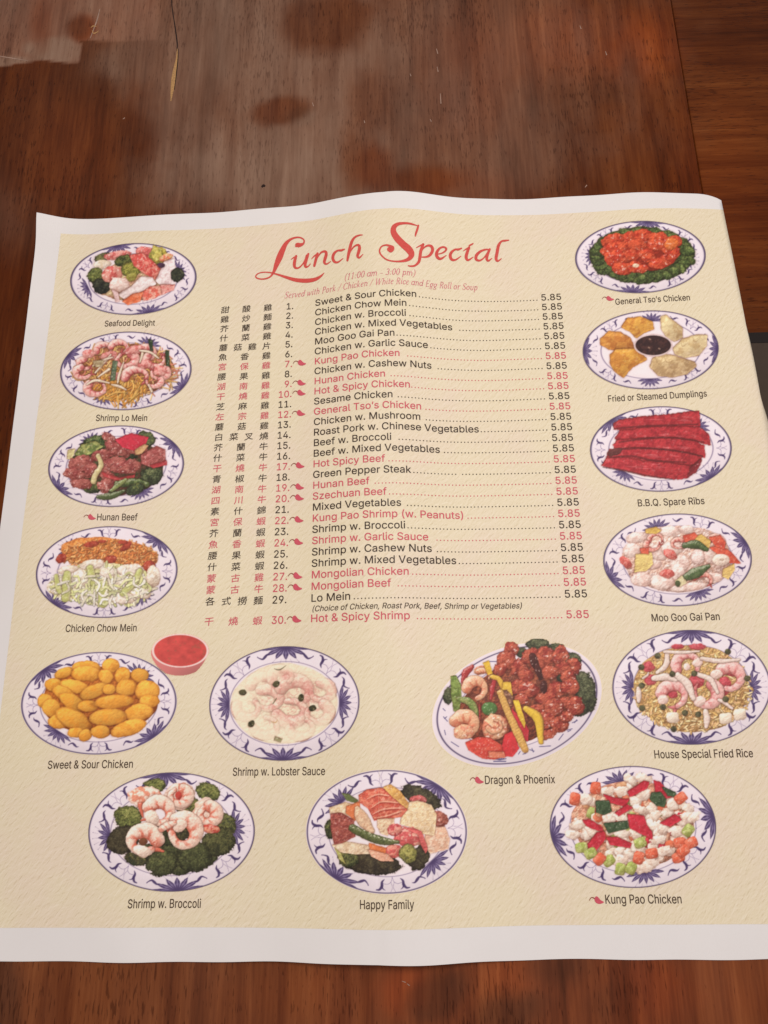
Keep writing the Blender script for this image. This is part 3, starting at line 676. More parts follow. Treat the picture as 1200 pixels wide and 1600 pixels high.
def d_lobster():
    D = Dish(310, 990, 4.2857, 576, 468, 501, 381, 4, 7)
    D.plate(A=86, inner=0.735); D.detail = 0.45
    D.blob(575, 470, 355, 268, 3, (232, 222, 192), 'lobster_sauce', gloss=.0, rough=.04, mot=(238, 228, 204), sh=.05, ts=60, flat=1, bump=0, edge=.08, tex=.04)
    # prawns under a cream sauce: soft pink curls in a pale veil
    for x, y, r, a, s, w in [(430, 350, 80, 180, -250, 80), (460, 440, 86, 120, -290, 80), (650, 390, 100, 160, -260, 100), (820, 390, 74, 90, -260, 80), (330, 500, 78, 160, 250, 76), (620, 520, 96, 200, 270, 92), (800, 530, 80, 60, -260, 80), (450, 620, 80, 200, 250, 70), (690, 630, 80, 190, 230, 70), (560, 290, 70, 200, -240, 76)]:
        D.shrimp(x, y, r, a, s, w, (238, 200, 184), (210, 138, 128), tail=False, sq=.8, bands=5)
    sl, X, Y = D.win(200, 200, 950, 760)
    r, _ = D.ell(X, Y, .71); inn = sstep(1.0, .96, r)
    wx = X+50*(fbm(X/70, Y/70, 3)-.5); wy = Y+50*(fbm(X/70, Y/70, 9)-.5)
    veil = sstep(.9, .35, np.hypot((X-640)/380, (Y-450)/260)+.5*(fbm(X/45, Y/40, 5)-.5))
    D.put(sl, inn*(0.84-.56*veil), np.ones(X.shape+(3,))*np.array((240, 230, 202))/255., None)
    rdg = 1-np.abs(fbm(wx/34, wy/26, 12)-.5)*9
    D.put(sl, inn*np.clip(rdg, 0, 1)*veil*.6, np.ones(X.shape+(3,))*np.array((206, 132, 122))/255., None)
    red = sstep(.8, .2, np.hypot((X-590)/90, (Y-275)/60)) + sstep(.9, .2, np.hypot((X-735)/60, (Y-390)/110))
    D.put(sl, inn*np.clip(red, 0, 1)*.42*fbm(X/12, Y/12, 4)*1.6, np.ones(X.shape+(3,))*np.array((208, 110, 106))/255., None)
    for x, y, a in [(298, 394, 0), (355, 604, 50), (688, 430, 80), (764, 500, 20), (522, 338, 40)]:
        D.blob(x, y, 26, 20, a, (78, 76, 48), 'scallion_slice', mot=(44, 46, 30), gloss=0, rough=.12); D.dots([(x+6, y+4)], (150, 150, 110), 7, .7)
    D.poly([(515, 688), (562, 705), (550, 728), (508, 714)], (150, 146, 104), 'scallion_slice')
    D.stroke([(508, 236), (545, 242), (588, 214)], [4, 9, 3], (.35, .36, .25), .8); D.stroke([(500, 470), (522, 436)], [6, 9], (.38, .4, .28), .8)
    D.stroke([(490, 590), (515, 596), (530, 580)], [4, 6, 4], (.75, .62, .38), .8)
    return D

def d_dragon():
    D = Dish(670, 980, 4.2857, 590, 522, 552, 372, 19, 8, pad=50)
    D.plate(A=60, fancy=False, inner=.74, rim=(228, 219, 229), lip=.06)
    ink = np.array((60, 56, 110))/255.
    for p in [[(105, 690), (112, 720)], [(95, 545), (110, 560)], [(98, 600), (125, 630)], [(105, 612), (120, 600)], [(150, 768), (200, 800)], [(740, 800), (815, 795)], [(405, 230), (465, 230)], [(600, 850), (612, 832)], [(630, 850), (650, 845)], [(675, 820), (705, 830)], [(690, 812), (700, 836)], [(870, 755), (900, 715)], [(925, 690), (960, 680)], [(930, 700), (950, 690)], [(960, 640), (995, 625)], [(975, 640), (990, 620)]]:
        D.stroke(p, [5, 5], ink, .9)
    for k in range(7):
        D.stroke([(475, 890), (475+14*(k-3)*1.0, 872+abs(k-3)*3)], [3, 6], ink, .9)
    D.stroke([(435, 898), (515, 898)], [7, 7], ink, .9)
    D.blob(600, 500, 420, 260, 22, (110, 54, 40), 'sauce', gloss=0, rough=.06, sh=.1, mot=(150, 76, 50))
    for a in [(1050, 430, 70, 140, 10), (730, 115, 80, 40, 0), (850, 140, 60, 34, 0), (620, 170, 40, 36, 0), (960, 220, 60, 50, 0), (1010, 540, 60, 60, 0), (130, 460, 34, 56, 0), (900, 320, 50, 50, 0)]:
        D.broc(*a, (70, 78, 52), (36, 42, 30), (120, 126, 92))
    B = (182, 84, 62); M = (146, 50, 42)
    for x, y, rx, ry, a in [(550, 150, 46, 48, 0), (520, 225, 62, 60, 0), (480, 280, 50, 44, 20), (600, 270, 58, 56, 0), (650, 320, 52, 46, 0), (680, 190, 62, 50, 30), (790, 190, 70, 58, 0), (880, 190, 50, 66, 0), (970, 260, 50, 56, 20), (900, 280, 56, 50, 0), (800, 300, 66, 50, 0), (720, 250, 50, 44, 0), (600, 400, 60, 50, 0), (670, 420, 66, 62, 0), (930, 330, 50, 50, 0), (620, 480, 50, 36, 0), (850, 420, 62, 56, 40), (950, 400, 62, 58, 0), (790, 480, 62, 50, 0), (910, 500, 44, 36, 0), (980, 530, 62, 60, 0), (720, 560, 66, 52, 0), (830, 540, 62, 64, 0), (780, 630, 66, 56, 0), (870, 650, 62, 56, 0), (920, 600, 50, 36, 0), (800, 715, 60, 34, 20)]:
        D.blob(x, y, rx*1.05, ry, a, B, 'glazed_chicken_piece', rough=.26, mot=M, gloss=.45, ts=24, tex=.14, bump=.45, edge=.9, sh=1.0)
    for x, y, rx, ry, a in [(705, 230, 28, 60, 20), (735, 300, 22, 60, 20), (770, 400, 24, 44, 0)]:
        D.blob(x, y, rx, ry, a, (66, 28, 26), 'dried_chilli', gloss=.4)
    D.poly([(150, 330), (180, 325), (210, 380), (215, 460), (200, 570), (170, 560), (150, 440)], (126, 150, 72), 'green_pepper_strip', mot=(92, 116, 50), rnd=4)
    D.tube([(200, 480), (270, 500), (310, 560), (318, 640)], [30, 50, 46, 26], (110, 134, 66), 'green_pepper_strip', mot=(150, 160, 92), tex=.2)
    D.blob(405, 545, 52, 44, 0, (76, 120, 60), 'green_pepper_strip', rough=.06, gloss=.4)
    D.tube([(290, 265), (245, 310), (225, 390)], [30, 46, 20], (170, 52, 52), 'red_chilli', gloss=.4)
    D.blob(345, 290, 48, 32, 10, (226, 178, 140), 'shrimp', mot=(214, 130, 100))
    S = ((230, 180, 140), (206, 108, 78))
    D.shrimp(315, 420, 62, 170, -250, 82, *S, tail=False, sq=1); D.shrimp(360, 330, 50, 130, -150, 40, *S, tail=False)
    D.tube([(440, 345), (425, 420), (415, 480)], [26, 34, 16], (176, 50, 54), 'red_chilli', gloss=.4)
    D.tube([(340, 515), (342, 620)], [14, 14], (160, 56, 50), 'red_chilli')
    D.shrimp(240, 660, 66, 150, -300, 100, *S, tail=False, sq=1); D.blob(235, 700, 70, 50, 0, S[0], 'shrimp', mot=(222, 140, 110), gloss=.5)
    D.blob(440, 670, 82, 92, -20, S[0], 'shrimp', mot=(214, 126, 96), gloss=.6, ts=20); D.shrimp(440, 660, 45, 200, 250, 40, *S, tail=False)
    D.poly([(250, 775), (330, 740), (410, 745), (480, 790), (510, 860), (440, 880), (360, 875), (270, 820)], (206, 62, 52), 'tomato_wedge', gloss=.3, mot=(216, 84, 66), rnd=6)
    D.poly([(510, 720), (560, 700), (600, 810), (560, 862), (505, 860), (495, 790)], (212, 48, 54), 'tomato_wedge', gloss=.15, rnd=5)
    D.poly([(400, 835), (500, 835), (510, 872), (405, 872)], (214, 120, 90), 'tomato_wedge', rnd=3)
    D.poly([(555, 550), (620, 620), (665, 690), (660, 760), (620, 730), (580, 650)], (196, 44, 56), 'red_pepper_piece', rnd=5, gloss=.1)
    D.poly([(365, 240), (400, 225), (425, 310), (395, 318)], (222, 180, 50), 'yellow_pepper_strip', rnd=3)
    D.tube([(420, 330), (470, 350), (500, 420)], [26, 36, 30], (222, 178, 62), 'yellow_pepper_strip')
    D.poly([(500, 370), (545, 368), (560, 470), (520, 470), (490, 420)], (224, 184, 60), 'yellow_pepper_strip', rnd=4)
    D.poly([(470, 430), (520, 425), (560, 470), (555, 525), (520, 525)], (110, 70, 52), 'mushroom_slice', rnd=4, mot=(170, 120, 90))
    D.poly([(565, 490), (600, 490), (645, 640), (640, 670), (600, 600)], (226, 190, 56), 'yellow_pepper_strip', rnd=3)
    D.tube([(650, 545), (730, 610), (752, 770)], [42, 66, 34], (226, 188, 56), 'yellow_pepper_strip', rim=(178, 130, 60, 1), gloss=.15)
    D.tube([(478, 440), (540, 590), (600, 720), (645, 820)], [44, 50, 56, 48], (222, 176, 92), 'baby_corn', col2=(196, 140, 66), bands=22, tex=.2)
    return D

def d_rice():
    D = Dish(930, 970, 4.444, 668, 462, 547, 397, 0, 9)
    D.plate(A=90, inner=0.74)
    D.blob(670, 470, 405, 300, 0, (200, 160, 100), 'fried_rice', gloss=0, mot=(214, 180, 110), rough=.05, sh=.1)
    D.grains((260, 190, 1090, 770), 900, 26, 11, [(240, 206, 132), (226, 184, 108), (244, 220, 166), (208, 158, 96), (236, 192, 136)], 'fried_rice')
    for x, y, rx, ry in [(570, 180, 45, 18), (710, 180, 62, 22), (370, 320, 44, 36), (385, 410, 44, 40), (900, 450, 46, 66), (700, 420, 56, 46), (540, 510, 34, 28), (960, 340, 60, 50)]:
        D.blob(x, y, rx, ry, 0, (200, 84, 92), 'roast_pork_piece', mot=(184, 62, 74), gloss=.15)
    S = ((238, 190, 184), (206, 112, 112))
    for a in [(640, 310, 82, 205, -230, 78), (930, 400, 84, 130, -235, 98), (765, 510, 86, 55, -240, 96), (540, 525, 86, 165, -230, 90)]:
        D.shrimp(*a, *S, sq=.95)
    for x, y, rx, ry in [(710, 290, 38, 30), (840, 370, 42, 34), (470, 545, 40, 36), (725, 560, 42, 36), (635, 320, 24, 26)]:
        D.blob(x, y, rx, ry, 20, (240, 214, 204), 'shrimp', gloss=.3)
    for p, w in [([(500, 225), (490, 310), (430, 360)], 40), ([(480, 215), (600, 220), (720, 212)], 24), ([(740, 262), (860, 280), (1000, 270)], 34), ([(410, 400), (490, 390), (560, 410)], 50), ([(570, 380), (640, 440), (680, 540)], 56), ([(710, 370), (800, 410), (850, 500)], 38), ([(860, 550), (900, 570), (950, 610)], 28), ([(300, 470), (300, 520), (300, 560)], 40), ([(765, 630), (775, 690), (770, 735)], 46), ([(330, 400), (360, 380), (370, 360)], 18)]:
        D.tube(p, [w*.8, w, w*.6], (232, 214, 204), 'chicken_strip', tex=.12, gloss=.1, sh=.6)
    for x, y in [(535, 670), (905, 675), (1000, 650)]:
        D.blob(x, y, 44, 38, 5, (238, 226, 206), 'egg_piece', sq=4, gloss=.1, tex=.05)
    for x, y in [(433, 243), (920, 215), (323, 450), (687, 366), (905, 545), (325, 607), (622, 640), (715, 650), (545, 752), (535, 370), (320, 322), (470, 600), (1055, 400)]:
        D.blob(x, y, 22, 21, 0, (88, 88, 58), 'green_pea', rough=.06, mot=(62, 62, 44), gloss=.1)
    return D

def d_broccoli():
    D = Dish(120, 1190, 4, 593, 440, 518, 371, 2, 10)
    D.plate(A=93, inner=0.735)
    for a in [(490, 150, 70, 45, 0), (320, 350, 90, 75, 0), (820, 190, 78, 55, -20)]:
        D.broc(*a, (104, 114, 54), (52, 60, 32), (160, 162, 92))
    for q in [(480, 575, 90, 60, 0), (610, 560, 90, 70, 0), (640, 655, 80, 56, 0), (800, 590, 90, 70, 20), (420, 560, 60, 50, 0), (560, 450, 90, 80, 0)]: D.broc(*q, (62, 70, 40), (34, 40, 24), (92, 98, 58))
    D.broc(700, 280, 80, 60, 0, (120, 120, 60)); D.broc(910, 400, 90, 80, 0, (96, 100, 54))
    D.broc(290, 490, 105, 85, 20, (62, 58, 40), (40, 38, 28), (84, 80, 56), rough=.16)
    D.broc(880, 500, 110, 90, 20, (76, 80, 44), (40, 46, 28), (110, 112, 66)); D.broc(730, 590, 110, 100, 0, (66, 74, 42), (40, 46, 28), (104, 110, 64)); D.broc(530, 630, 100, 85, 10, (72, 80, 46), (44, 50, 30), (112, 118, 66)); D.broc(370, 610, 70, 40, -10, (72, 68, 42)); D.broc(640, 440, 80, 60, 0, (62, 62, 38), (36, 36, 24), (96, 96, 56))
    S = ((246, 220, 202), (214, 104, 80))
    D.blob(430, 225, 108, 72, -5, S[0], 'shrimp', mot=(224, 140, 112), gloss=.5, ts=26); D.tube([(400, 270), (405, 310), (415, 350)], [34, 26, 10], S[1], 'shrimp')
    D.blob(645, 220, 100, 82, 0, S[0], 'shrimp', mot=(226, 156, 128), gloss=.5, ts=28); D.shrimp(640, 215, 58, 60, -300, 78, *S, tail=False, sq=.85); D.blob(636, 212, 20, 26, 0, (190, 60, 50), 'shrimp', sh=0)
    D.shrimp(515, 320, 74, 150, -285, 92, *S, sq=.95); D.blob(470, 350, 42, 52, 20, (244, 222, 204), 'shrimp', gloss=.2)
    D.blob(822, 330, 96, 98, 0, S[0], 'shrimp', mot=(236, 190, 166), gloss=.4, ts=30); D.shrimp(822, 330, 54, 80, -310, 88, *S, tail=False, sq=1); D.blob(835, 420, 62, 28, -10, (204, 76, 62), 'shrimp', mot=(230, 150, 120))
    D.shrimp(668, 442, 82, 120, -295, 108, *S, sq=1.05); D.blob(645, 400, 50, 38, 40, (242, 214, 196), 'shrimp', gloss=.3)
    D.shrimp(420, 500, 84, 10, 300, 104, *S, sq=.85); D.blob(410, 560, 56, 36, -15, (244, 224, 206), 'shrimp', gloss=.2); D.blob(415, 500, 28, 24, 20, (110, 66, 40), 'shrimp', sh=0, gloss=0)
    D.tube([(530, 420), (570, 400), (610, 380)], [44, 46, 30], S[0], 'shrimp', col2=S[1], bands=3)
    return D

def d_happy():
    D = Dish(460, 1190, 4.138, 597, 454, 515, 397, 0, 11)
    D.plate(A=50, inner=0.73, lip=.015)
    D.broc(820, 230, 140, 60, -25, (62, 60, 42), (36, 34, 26), (100, 96, 66)); D.broc(230, 440, 34, 60, 0, (60, 66, 40))
    D.broc(500, 660, 190, 72, -5, (56, 50, 36), (34, 30, 24), (84, 78, 52), rough=.12); D.broc(810, 620, 60, 90, -30, (56, 52, 36), (36, 32, 24), (84, 80, 54)); D.broc(350, 630, 70, 55, 0, (96, 100, 56))
    D.poly([(250, 540), (330, 520), (480, 545), (490, 590), (400, 595), (290, 580)], (232, 212, 180), 'chicken_slice', mot=(214, 186, 150), rnd=6)
    D.poly([(230, 300), (330, 265), (400, 290), (380, 350), (290, 345), (235, 335)], (228, 200, 156), 'cabbage_piece', mot=(240, 222, 190), rnd=5)
    D.poly([(310, 205), (350, 210), (410, 250), (400, 268), (340, 250)], (96, 110, 62), 'snow_pea', rnd=3)
    D.poly([(340, 290), (420, 260), (420, 350), (390, 380), (335, 330)], (222, 122, 72), 'carrot_slice', rnd=4)
    D.poly([(240, 340), (300, 335), (380, 380), (390, 480), (310, 520), (260, 530), (240, 430)], (168, 86, 74), 'beef_slice', mot=(144, 66, 60), rnd=6)
    D.blob(930, 370, 66, 50, -20, (176, 100, 84), 'beef_slice', mot=(150, 76, 64)); D.blob(800, 245, 56, 28, -5, (196, 90, 88), 'beef_slice')
    D.poly([(850, 430), (970, 425), (1000, 500), (990, 560), (880, 590), (840, 540), (850, 480)], (226, 180, 150), 'chicken_slice', mot=(236, 208, 182), rnd=6)
    D.poly([(740, 270), (800, 258), (880, 285), (912, 345), (900, 470), (830, 460), (760, 415), (690, 400), (700, 330)], (236, 216, 176), 'chicken_slice', mot=(224, 196, 150), rnd=8)
    D.poly([(420, 220), (470, 185), (560, 172), (620, 200), (700, 260), (725, 310), (690, 350), (600, 370), (520, 375), (480, 300), (425, 260)], (206, 84, 66), 'lobster_tail', mot=(224, 124, 96), rnd=6, gloss=.3, edge=.35)
    for p in [[(495, 300), (560, 260), (640, 262), (715, 270)], [(505, 340), (570, 310), (650, 300), (715, 300)], [(515, 365), (600, 350), (690, 320)], [(470, 240), (540, 212), (610, 220)]]:
        D.stroke(p, [4, 9, 9, 4][:len(p)], (.93, .72, .6), .75)
        D.stroke([(x, y+9) for x, y in p], [3, 7, 7, 3][:len(p)], (.55, .16, .13), .6)
    D.poly([(580, 165), (620, 150), (680, 190), (735, 270), (725, 298), (690, 270), (630, 220)], (226, 178, 96), 'baby_corn', mot=(206, 150, 76), rnd=5)
    D.tube([(405, 300), (440, 370), (500, 450)], [30, 86, 40], (228, 196, 160), 'fish_slice', mot=(216, 172, 136), gloss=.2); D.poly([(540, 375), (640, 370), (640, 420), (600, 475), (560, 460), (540, 420)], (232, 204, 168), 'fish_slice', mot=(210, 170, 132), rnd=5)
    D.blob(740, 490, 96, 66, -10, (204, 84, 84), 'crab_stick', mot=(232, 164, 144), gloss=.4, ts=24); D.blob(650, 440, 50, 40, 0, (196, 72, 76), 'crab_stick', mot=(222, 140, 124)); D.blob(640, 580, 54, 46, 0, (206, 84, 80), 'crab_stick', mot=(226, 140, 120))
    D.poly([(700, 420), (820, 450), (860, 560), (850, 590), (830, 560), (800, 470)], (212, 96, 92), 'crab_stick', rnd=3)
    D.poly([(485, 530), (590, 560), (585, 600), (520, 595), (490, 565)], (222, 118, 62), 'carrot_slice', rnd=4)
    D.poly([(480, 570), (600, 600), (640, 640), (560, 640), (500, 610)], (230, 170, 140), 'fish_slice', rnd=4)
    D.tube([(375, 430), (470, 480), (580, 515), (670, 520)], [48, 54, 50, 24], (92, 104, 56), 'snow_pea', mot=(70, 82, 44), tex=.1)
    for x, y in [(380, 425), (410, 430), (450, 445), (485, 460), (515, 480), (545, 490), (580, 500), (610, 505), (640, 508)]: D.dots([(x, y)], (226, 226, 196), 8, .8)
    D.broc(735, 595, 60, 62, 20, (140, 138, 66), (84, 86, 44), (190, 184, 104))
    D.poly([(262, 560), (300, 590), (330, 660), (290, 630)], (176, 176, 96), 'snow_pea', rnd=2)
    return D

def d_kungpao():
    D = Dish(840, 1190, 3.871, 576, 395, 501, 367, -1, 12)
    D.plate(A=12, inner=0.76)
    D.blob(570, 380, 370, 268, -4, (214, 150, 120), 'sauce', gloss=0, mot=(222, 180, 150), rough=.08, sh=.1)
    R = D.R
    kinds = [('chicken_cube', (240, 226, 210), (226, 204, 182)), ('chicken_cube', (242, 230, 216), (230, 206, 188)), ('carrot_cube', (222, 108, 72), (232, 136, 100)), ('peanut', (226, 176, 132), (216, 156, 110)), ('celery_cube', (176, 186, 104), (150, 166, 80)), ('red_pepper_piece', (200, 52, 66), (186, 40, 54))]
    for i in range(150):
        a = R.uniform(0, 6.283); q = math.sqrt(R.random())*0.97
        x = 575+355*q*math.cos(a); y = 380+250*q*math.sin(a)
        k = R.choices(kinds, [5, 4, 3, 2, 1.2, 1.2])[0]
        D.blob(x, y, R.uniform(22, 36), R.uniform(18, 28), R.uniform(0, 180), k[1], k[0], sq=3, rough=.14, mot=k[2], gloss=.12, sh=.6, tex=.07, edge=.3)
    for x, y in [(430, 180), (505, 185), (295, 225), (640, 200), (590, 240), (680, 290), (705, 330), (620, 290), (790, 300), (820, 260), (910, 280), (890, 350), (940, 340), (230, 385), (300, 440), (210, 440), (340, 420), (440, 340), (510, 340), (700, 390), (740, 430), (760, 400), (730, 470), (840, 420), (500, 540), (560, 550), (600, 520), (500, 595), (760, 540), (690, 610), (640, 640), (590, 440), (510, 435), (250, 380), (560, 110), (640, 100)]:
        D.blob(x, y, R.uniform(36, 58), R.uniform(24, 38), R.uniform(-60, 60), (242, 230, 216), 'chicken_cube', sq=2.2, rough=.36, mot=(228, 206, 188), gloss=.1, ts=16, tex=.06, sh=.6)
    for p in [[(545, 180), (640, 120), (670, 125), (660, 160), (560, 210)], [(705, 115), (740, 125), (790, 190), (820, 210), (770, 222), (715, 180)], [(400, 200), (460, 220), (550, 230), (530, 270), (440, 245)], [(470, 310), (540, 260), (570, 280), (490, 325)], [(545, 320), (640, 330), (655, 380), (690, 430), (690, 465), (640, 440), (560, 400)], [(275, 355), (310, 350), (390, 400), (395, 425), (300, 390)], [(745, 370), (830, 320), (868, 350), (800, 390)], [(305, 500), (360, 430), (400, 425), (410, 460), (350, 540), (310, 530)], [(420, 460), (480, 458), (565, 495), (555, 518), (440, 500)]]:
        D.poly(p, (202, 44, 62), 'red_pepper_piece', rnd=4, gloss=.15, mot=(186, 36, 52), sh=.6)
    for p in [[(355, 240), (430, 238), (445, 300), (400, 320), (355, 305)], [(690, 190), (740, 185), (775, 230), (765, 270), (720, 265), (680, 225)], [(400, 375), (540, 360), (548, 400), (430, 430)], [(755, 155), (830, 185), (835, 210), (790, 205)]]:
        D.poly(p, (62, 88, 58), 'green_pepper_piece', rnd=4, mot=(46, 70, 44), sh=.6)
    for x, y in [(265, 520), (910, 415), (620, 490), (500, 650), (565, 645), (320, 555), (430, 600)]:
        D.blob(x, y, 38, 32, R.uniform(0, 90), (160, 176, 84), 'celery_cube', sq=4, mot=(190, 200, 120), rough=.08)
    for x, y in [(860, 490), (850, 580), (375, 590), (225, 225), (865, 220), (350, 160), (930, 490), (690, 555), (610, 580), (880, 540)]:
        D.blob(x, y, 38, 32, R.uniform(0, 90), (222, 96, 66), 'carrot_cube', sq=4, mot=(230, 120, 90), rough=.08)
    return D

def d_tso():
    D = Dish(880, 300, 3.75, 452, 382, 380, 210, 2, 13)
    D.plate(A=262, inner=0.72)
    D.blob(460, 370, 305, 160, 0, (74, 92, 46), 'broccoli_bed', gloss=0, rough=.1, sh=.2, mot=(52, 66, 34))
    R = D.R
    for i in range(30):
        a = i/30*6.283; x = 462+265*math.cos(a); y = 372+132*math.sin(a)
        D.broc(x, y, R.uniform(40, 58), R.uniform(26, 38), R.uniform(-30, 30), (76, 98, 48), (40, 54, 28), (130, 148, 78))
    D.blob(455, 350, 222, 112, 0, (150, 44, 28), 'sauce', gloss=0, rough=.1, sh=.2)
    for x, y, rx, ry, a in [(290, 280, 72, 34, 20), (390, 270, 40, 42, 0), (470, 255, 60, 42, 0), (560, 270, 60, 34, 0), (640, 300, 62, 42, 20), (630, 340, 56, 32, 0), (540, 310, 54, 38, 0), (430, 310, 62, 34, -10), (300, 340, 82, 42, 10), (310, 385, 78, 50, 0), (400, 370, 46, 34, 0), (480, 360, 50, 30, 0), (500, 385, 40, 30, 0), (600, 400, 62, 34, 20), (560, 420, 60, 34, 0), (350, 450, 62, 38, 0), (420, 440, 50, 36, 0), (460, 450, 40, 26, 0), (640, 370, 44, 28, 20)]:
        D.blob(x, y, rx, ry, a, (206, 78, 46), 'glazed_chicken_piece', rough=.22, mot=(184, 52, 34), gloss=.38, ts=16, bump=.34, tex=.15)
    D.blob(425, 432, 20, 12, 0, (240, 220, 190), 'glazed_chicken_piece', sh=0, gloss=0); D.blob(635, 305, 44, 34, 20, (220, 110, 50), 'glazed_chicken_piece', rough=.2)
    return D

def d_dumpling():
    D = Dish(880, 300, 3.75, 512, 926, 396, 229, 2, 14)
    D.plate(A=178, inner=0.735); D.detail = 0.6
    def dump(pts, c, m, hi):
        D.poly(pts, c, 'fried_dumpling' if c[2] < 110 else 'steamed_dumpling', mot=m, rnd=10, gloss=.1, tex=.1, ts=24, edge=.5, sh=.7, dome=.2)
    Fr, Fm = (216, 158, 64), (196, 128, 50); St, Sm = (214, 196, 148), (196, 170, 120)
    dump([(350, 790), (380, 748), (450, 740), (515, 765), (522, 800), (470, 820), (430, 848), (395, 810)], Fr, Fm, 0)
    dump([(225, 865), (270, 825), (330, 830), (385, 860), (412, 915), (350, 925), (270, 915), (225, 890)], (206, 140, 60), (188, 116, 48), 0)
    dump([(280, 960), (310, 930), (420, 925), (480, 980), (400, 1020), (350, 1080), (300, 1040), (282, 1000)], Fr, Fm, 0)
    dump([(578, 735), (600, 730), (690, 800), (690, 850), (650, 868), (610, 845), (582, 800)], St, Sm, 0)
    dump([(650, 920), (700, 870), (780, 845), (835, 845), (830, 900), (790, 950), (710, 965), (660, 945)], St, Sm, 0)
    dump([(515, 1020), (530, 980), (570, 955), (640, 965), (765, 1005), (770, 1020), (720, 1060), (640, 1078), (560, 1070)], (206, 180, 132), (180, 150, 104), 0)
    for p in [[(540, 975), (560, 1010), (600, 990)], [(590, 965), (610, 1000), (650, 985)], [(760, 855), (770, 880), (800, 860)], [(690, 885), (700, 905), (730, 885)]]:
        D.stroke(p, [3, 5, 3], (.58, .45, .30), .5)
    D.blob(527, 899, 114, 67, 0, (230, 214, 216), 'cup', rough=0, gloss=0, tex=.02, flat=.9, edge=.3, bump=0)
    D.blob(527, 899, 104, 58, 0, (44, 26, 28), 'dipping_sauce', rough=0, gloss=0, tex=.2, flat=.9, sh=0, bump=0, mot=(64, 38, 36))
    D.dots([(505, 862), (500, 912), (560, 918)], (160, 130, 110), 9, .8)
    return D

def d_ribs():
    D = Dish(900, 620, 4, 530, 327, 440, 265, 1, 15)
    D.plate(A=135, inner=0.74)
    C, M = (186, 46, 54), (160, 34, 44)
    for p in [[(235, 170), (270, 145), (420, 125), (620, 108), (765, 88), (772, 150), (775, 185), (600, 190), (430, 198), (280, 212), (240, 200)],
              [(245, 260), (275, 215), (430, 195), (600, 188), (770, 190), (830, 240), (838, 300), (740, 280), (600, 262), (420, 270), (270, 290)],
              [(232, 300), (260, 270), (420, 262), (600, 262), (740, 275), (800, 310), (805, 380), (690, 350), (560, 330), (400, 330), (250, 330)],
              [(190, 375), (210, 330), (330, 320), (500, 330), (690, 350), (785, 375), (780, 410), (700, 440), (560, 420), (420, 405), (280, 385)],
              [(160, 430), (190, 385), (300, 380), (430, 405), (600, 415), (720, 435), (780, 395), (750, 470), (690, 510), (620, 515), (540, 505), (420, 490), (280, 455)]]:
        D.poly(p, C, 'spare_rib', mot=M, rnd=3, gloss=.12, ts=16, tex=.14, edge=.5, sh=.8, rough=6)
        x0, y0 = p[0]; 
        P = np.array(p); n = len(P)
        for k in range(5):
            t = D.R.uniform(.25, .8); a = P[1]*(1-t)+P[4]*t; l = D.R.uniform(40, 110); o = D.R.uniform(14, 50)
            D.stroke([a+(0, o), a+(l*.5, o+2), a+(l, o+4)], [2, 5, 2], (.92, .6, .6), .4)
    for p in [[(240, 200), (420, 185), (600, 178), (760, 172)], [(270, 285), (430, 262), (600, 255), (800, 285)], [(250, 330), (420, 322), (600, 335), (790, 372)], [(210, 380), (350, 372), (480, 398), (690, 410)], [(170, 440), (300, 462), (450, 495), (600, 514)]]:
        D.stroke(p, [9, 14, 12, 8], (.26, .08, .09), .55)
    D.poly([(715, 440), (780, 390), (775, 425), (745, 470), (700, 500)], (120, 28, 36), 'spare_rib', rnd=2)
    D.blob(240, 345, 50, 22, 20, (96, 44, 44), 'spare_rib', sh=0, gloss=.1)
    return D

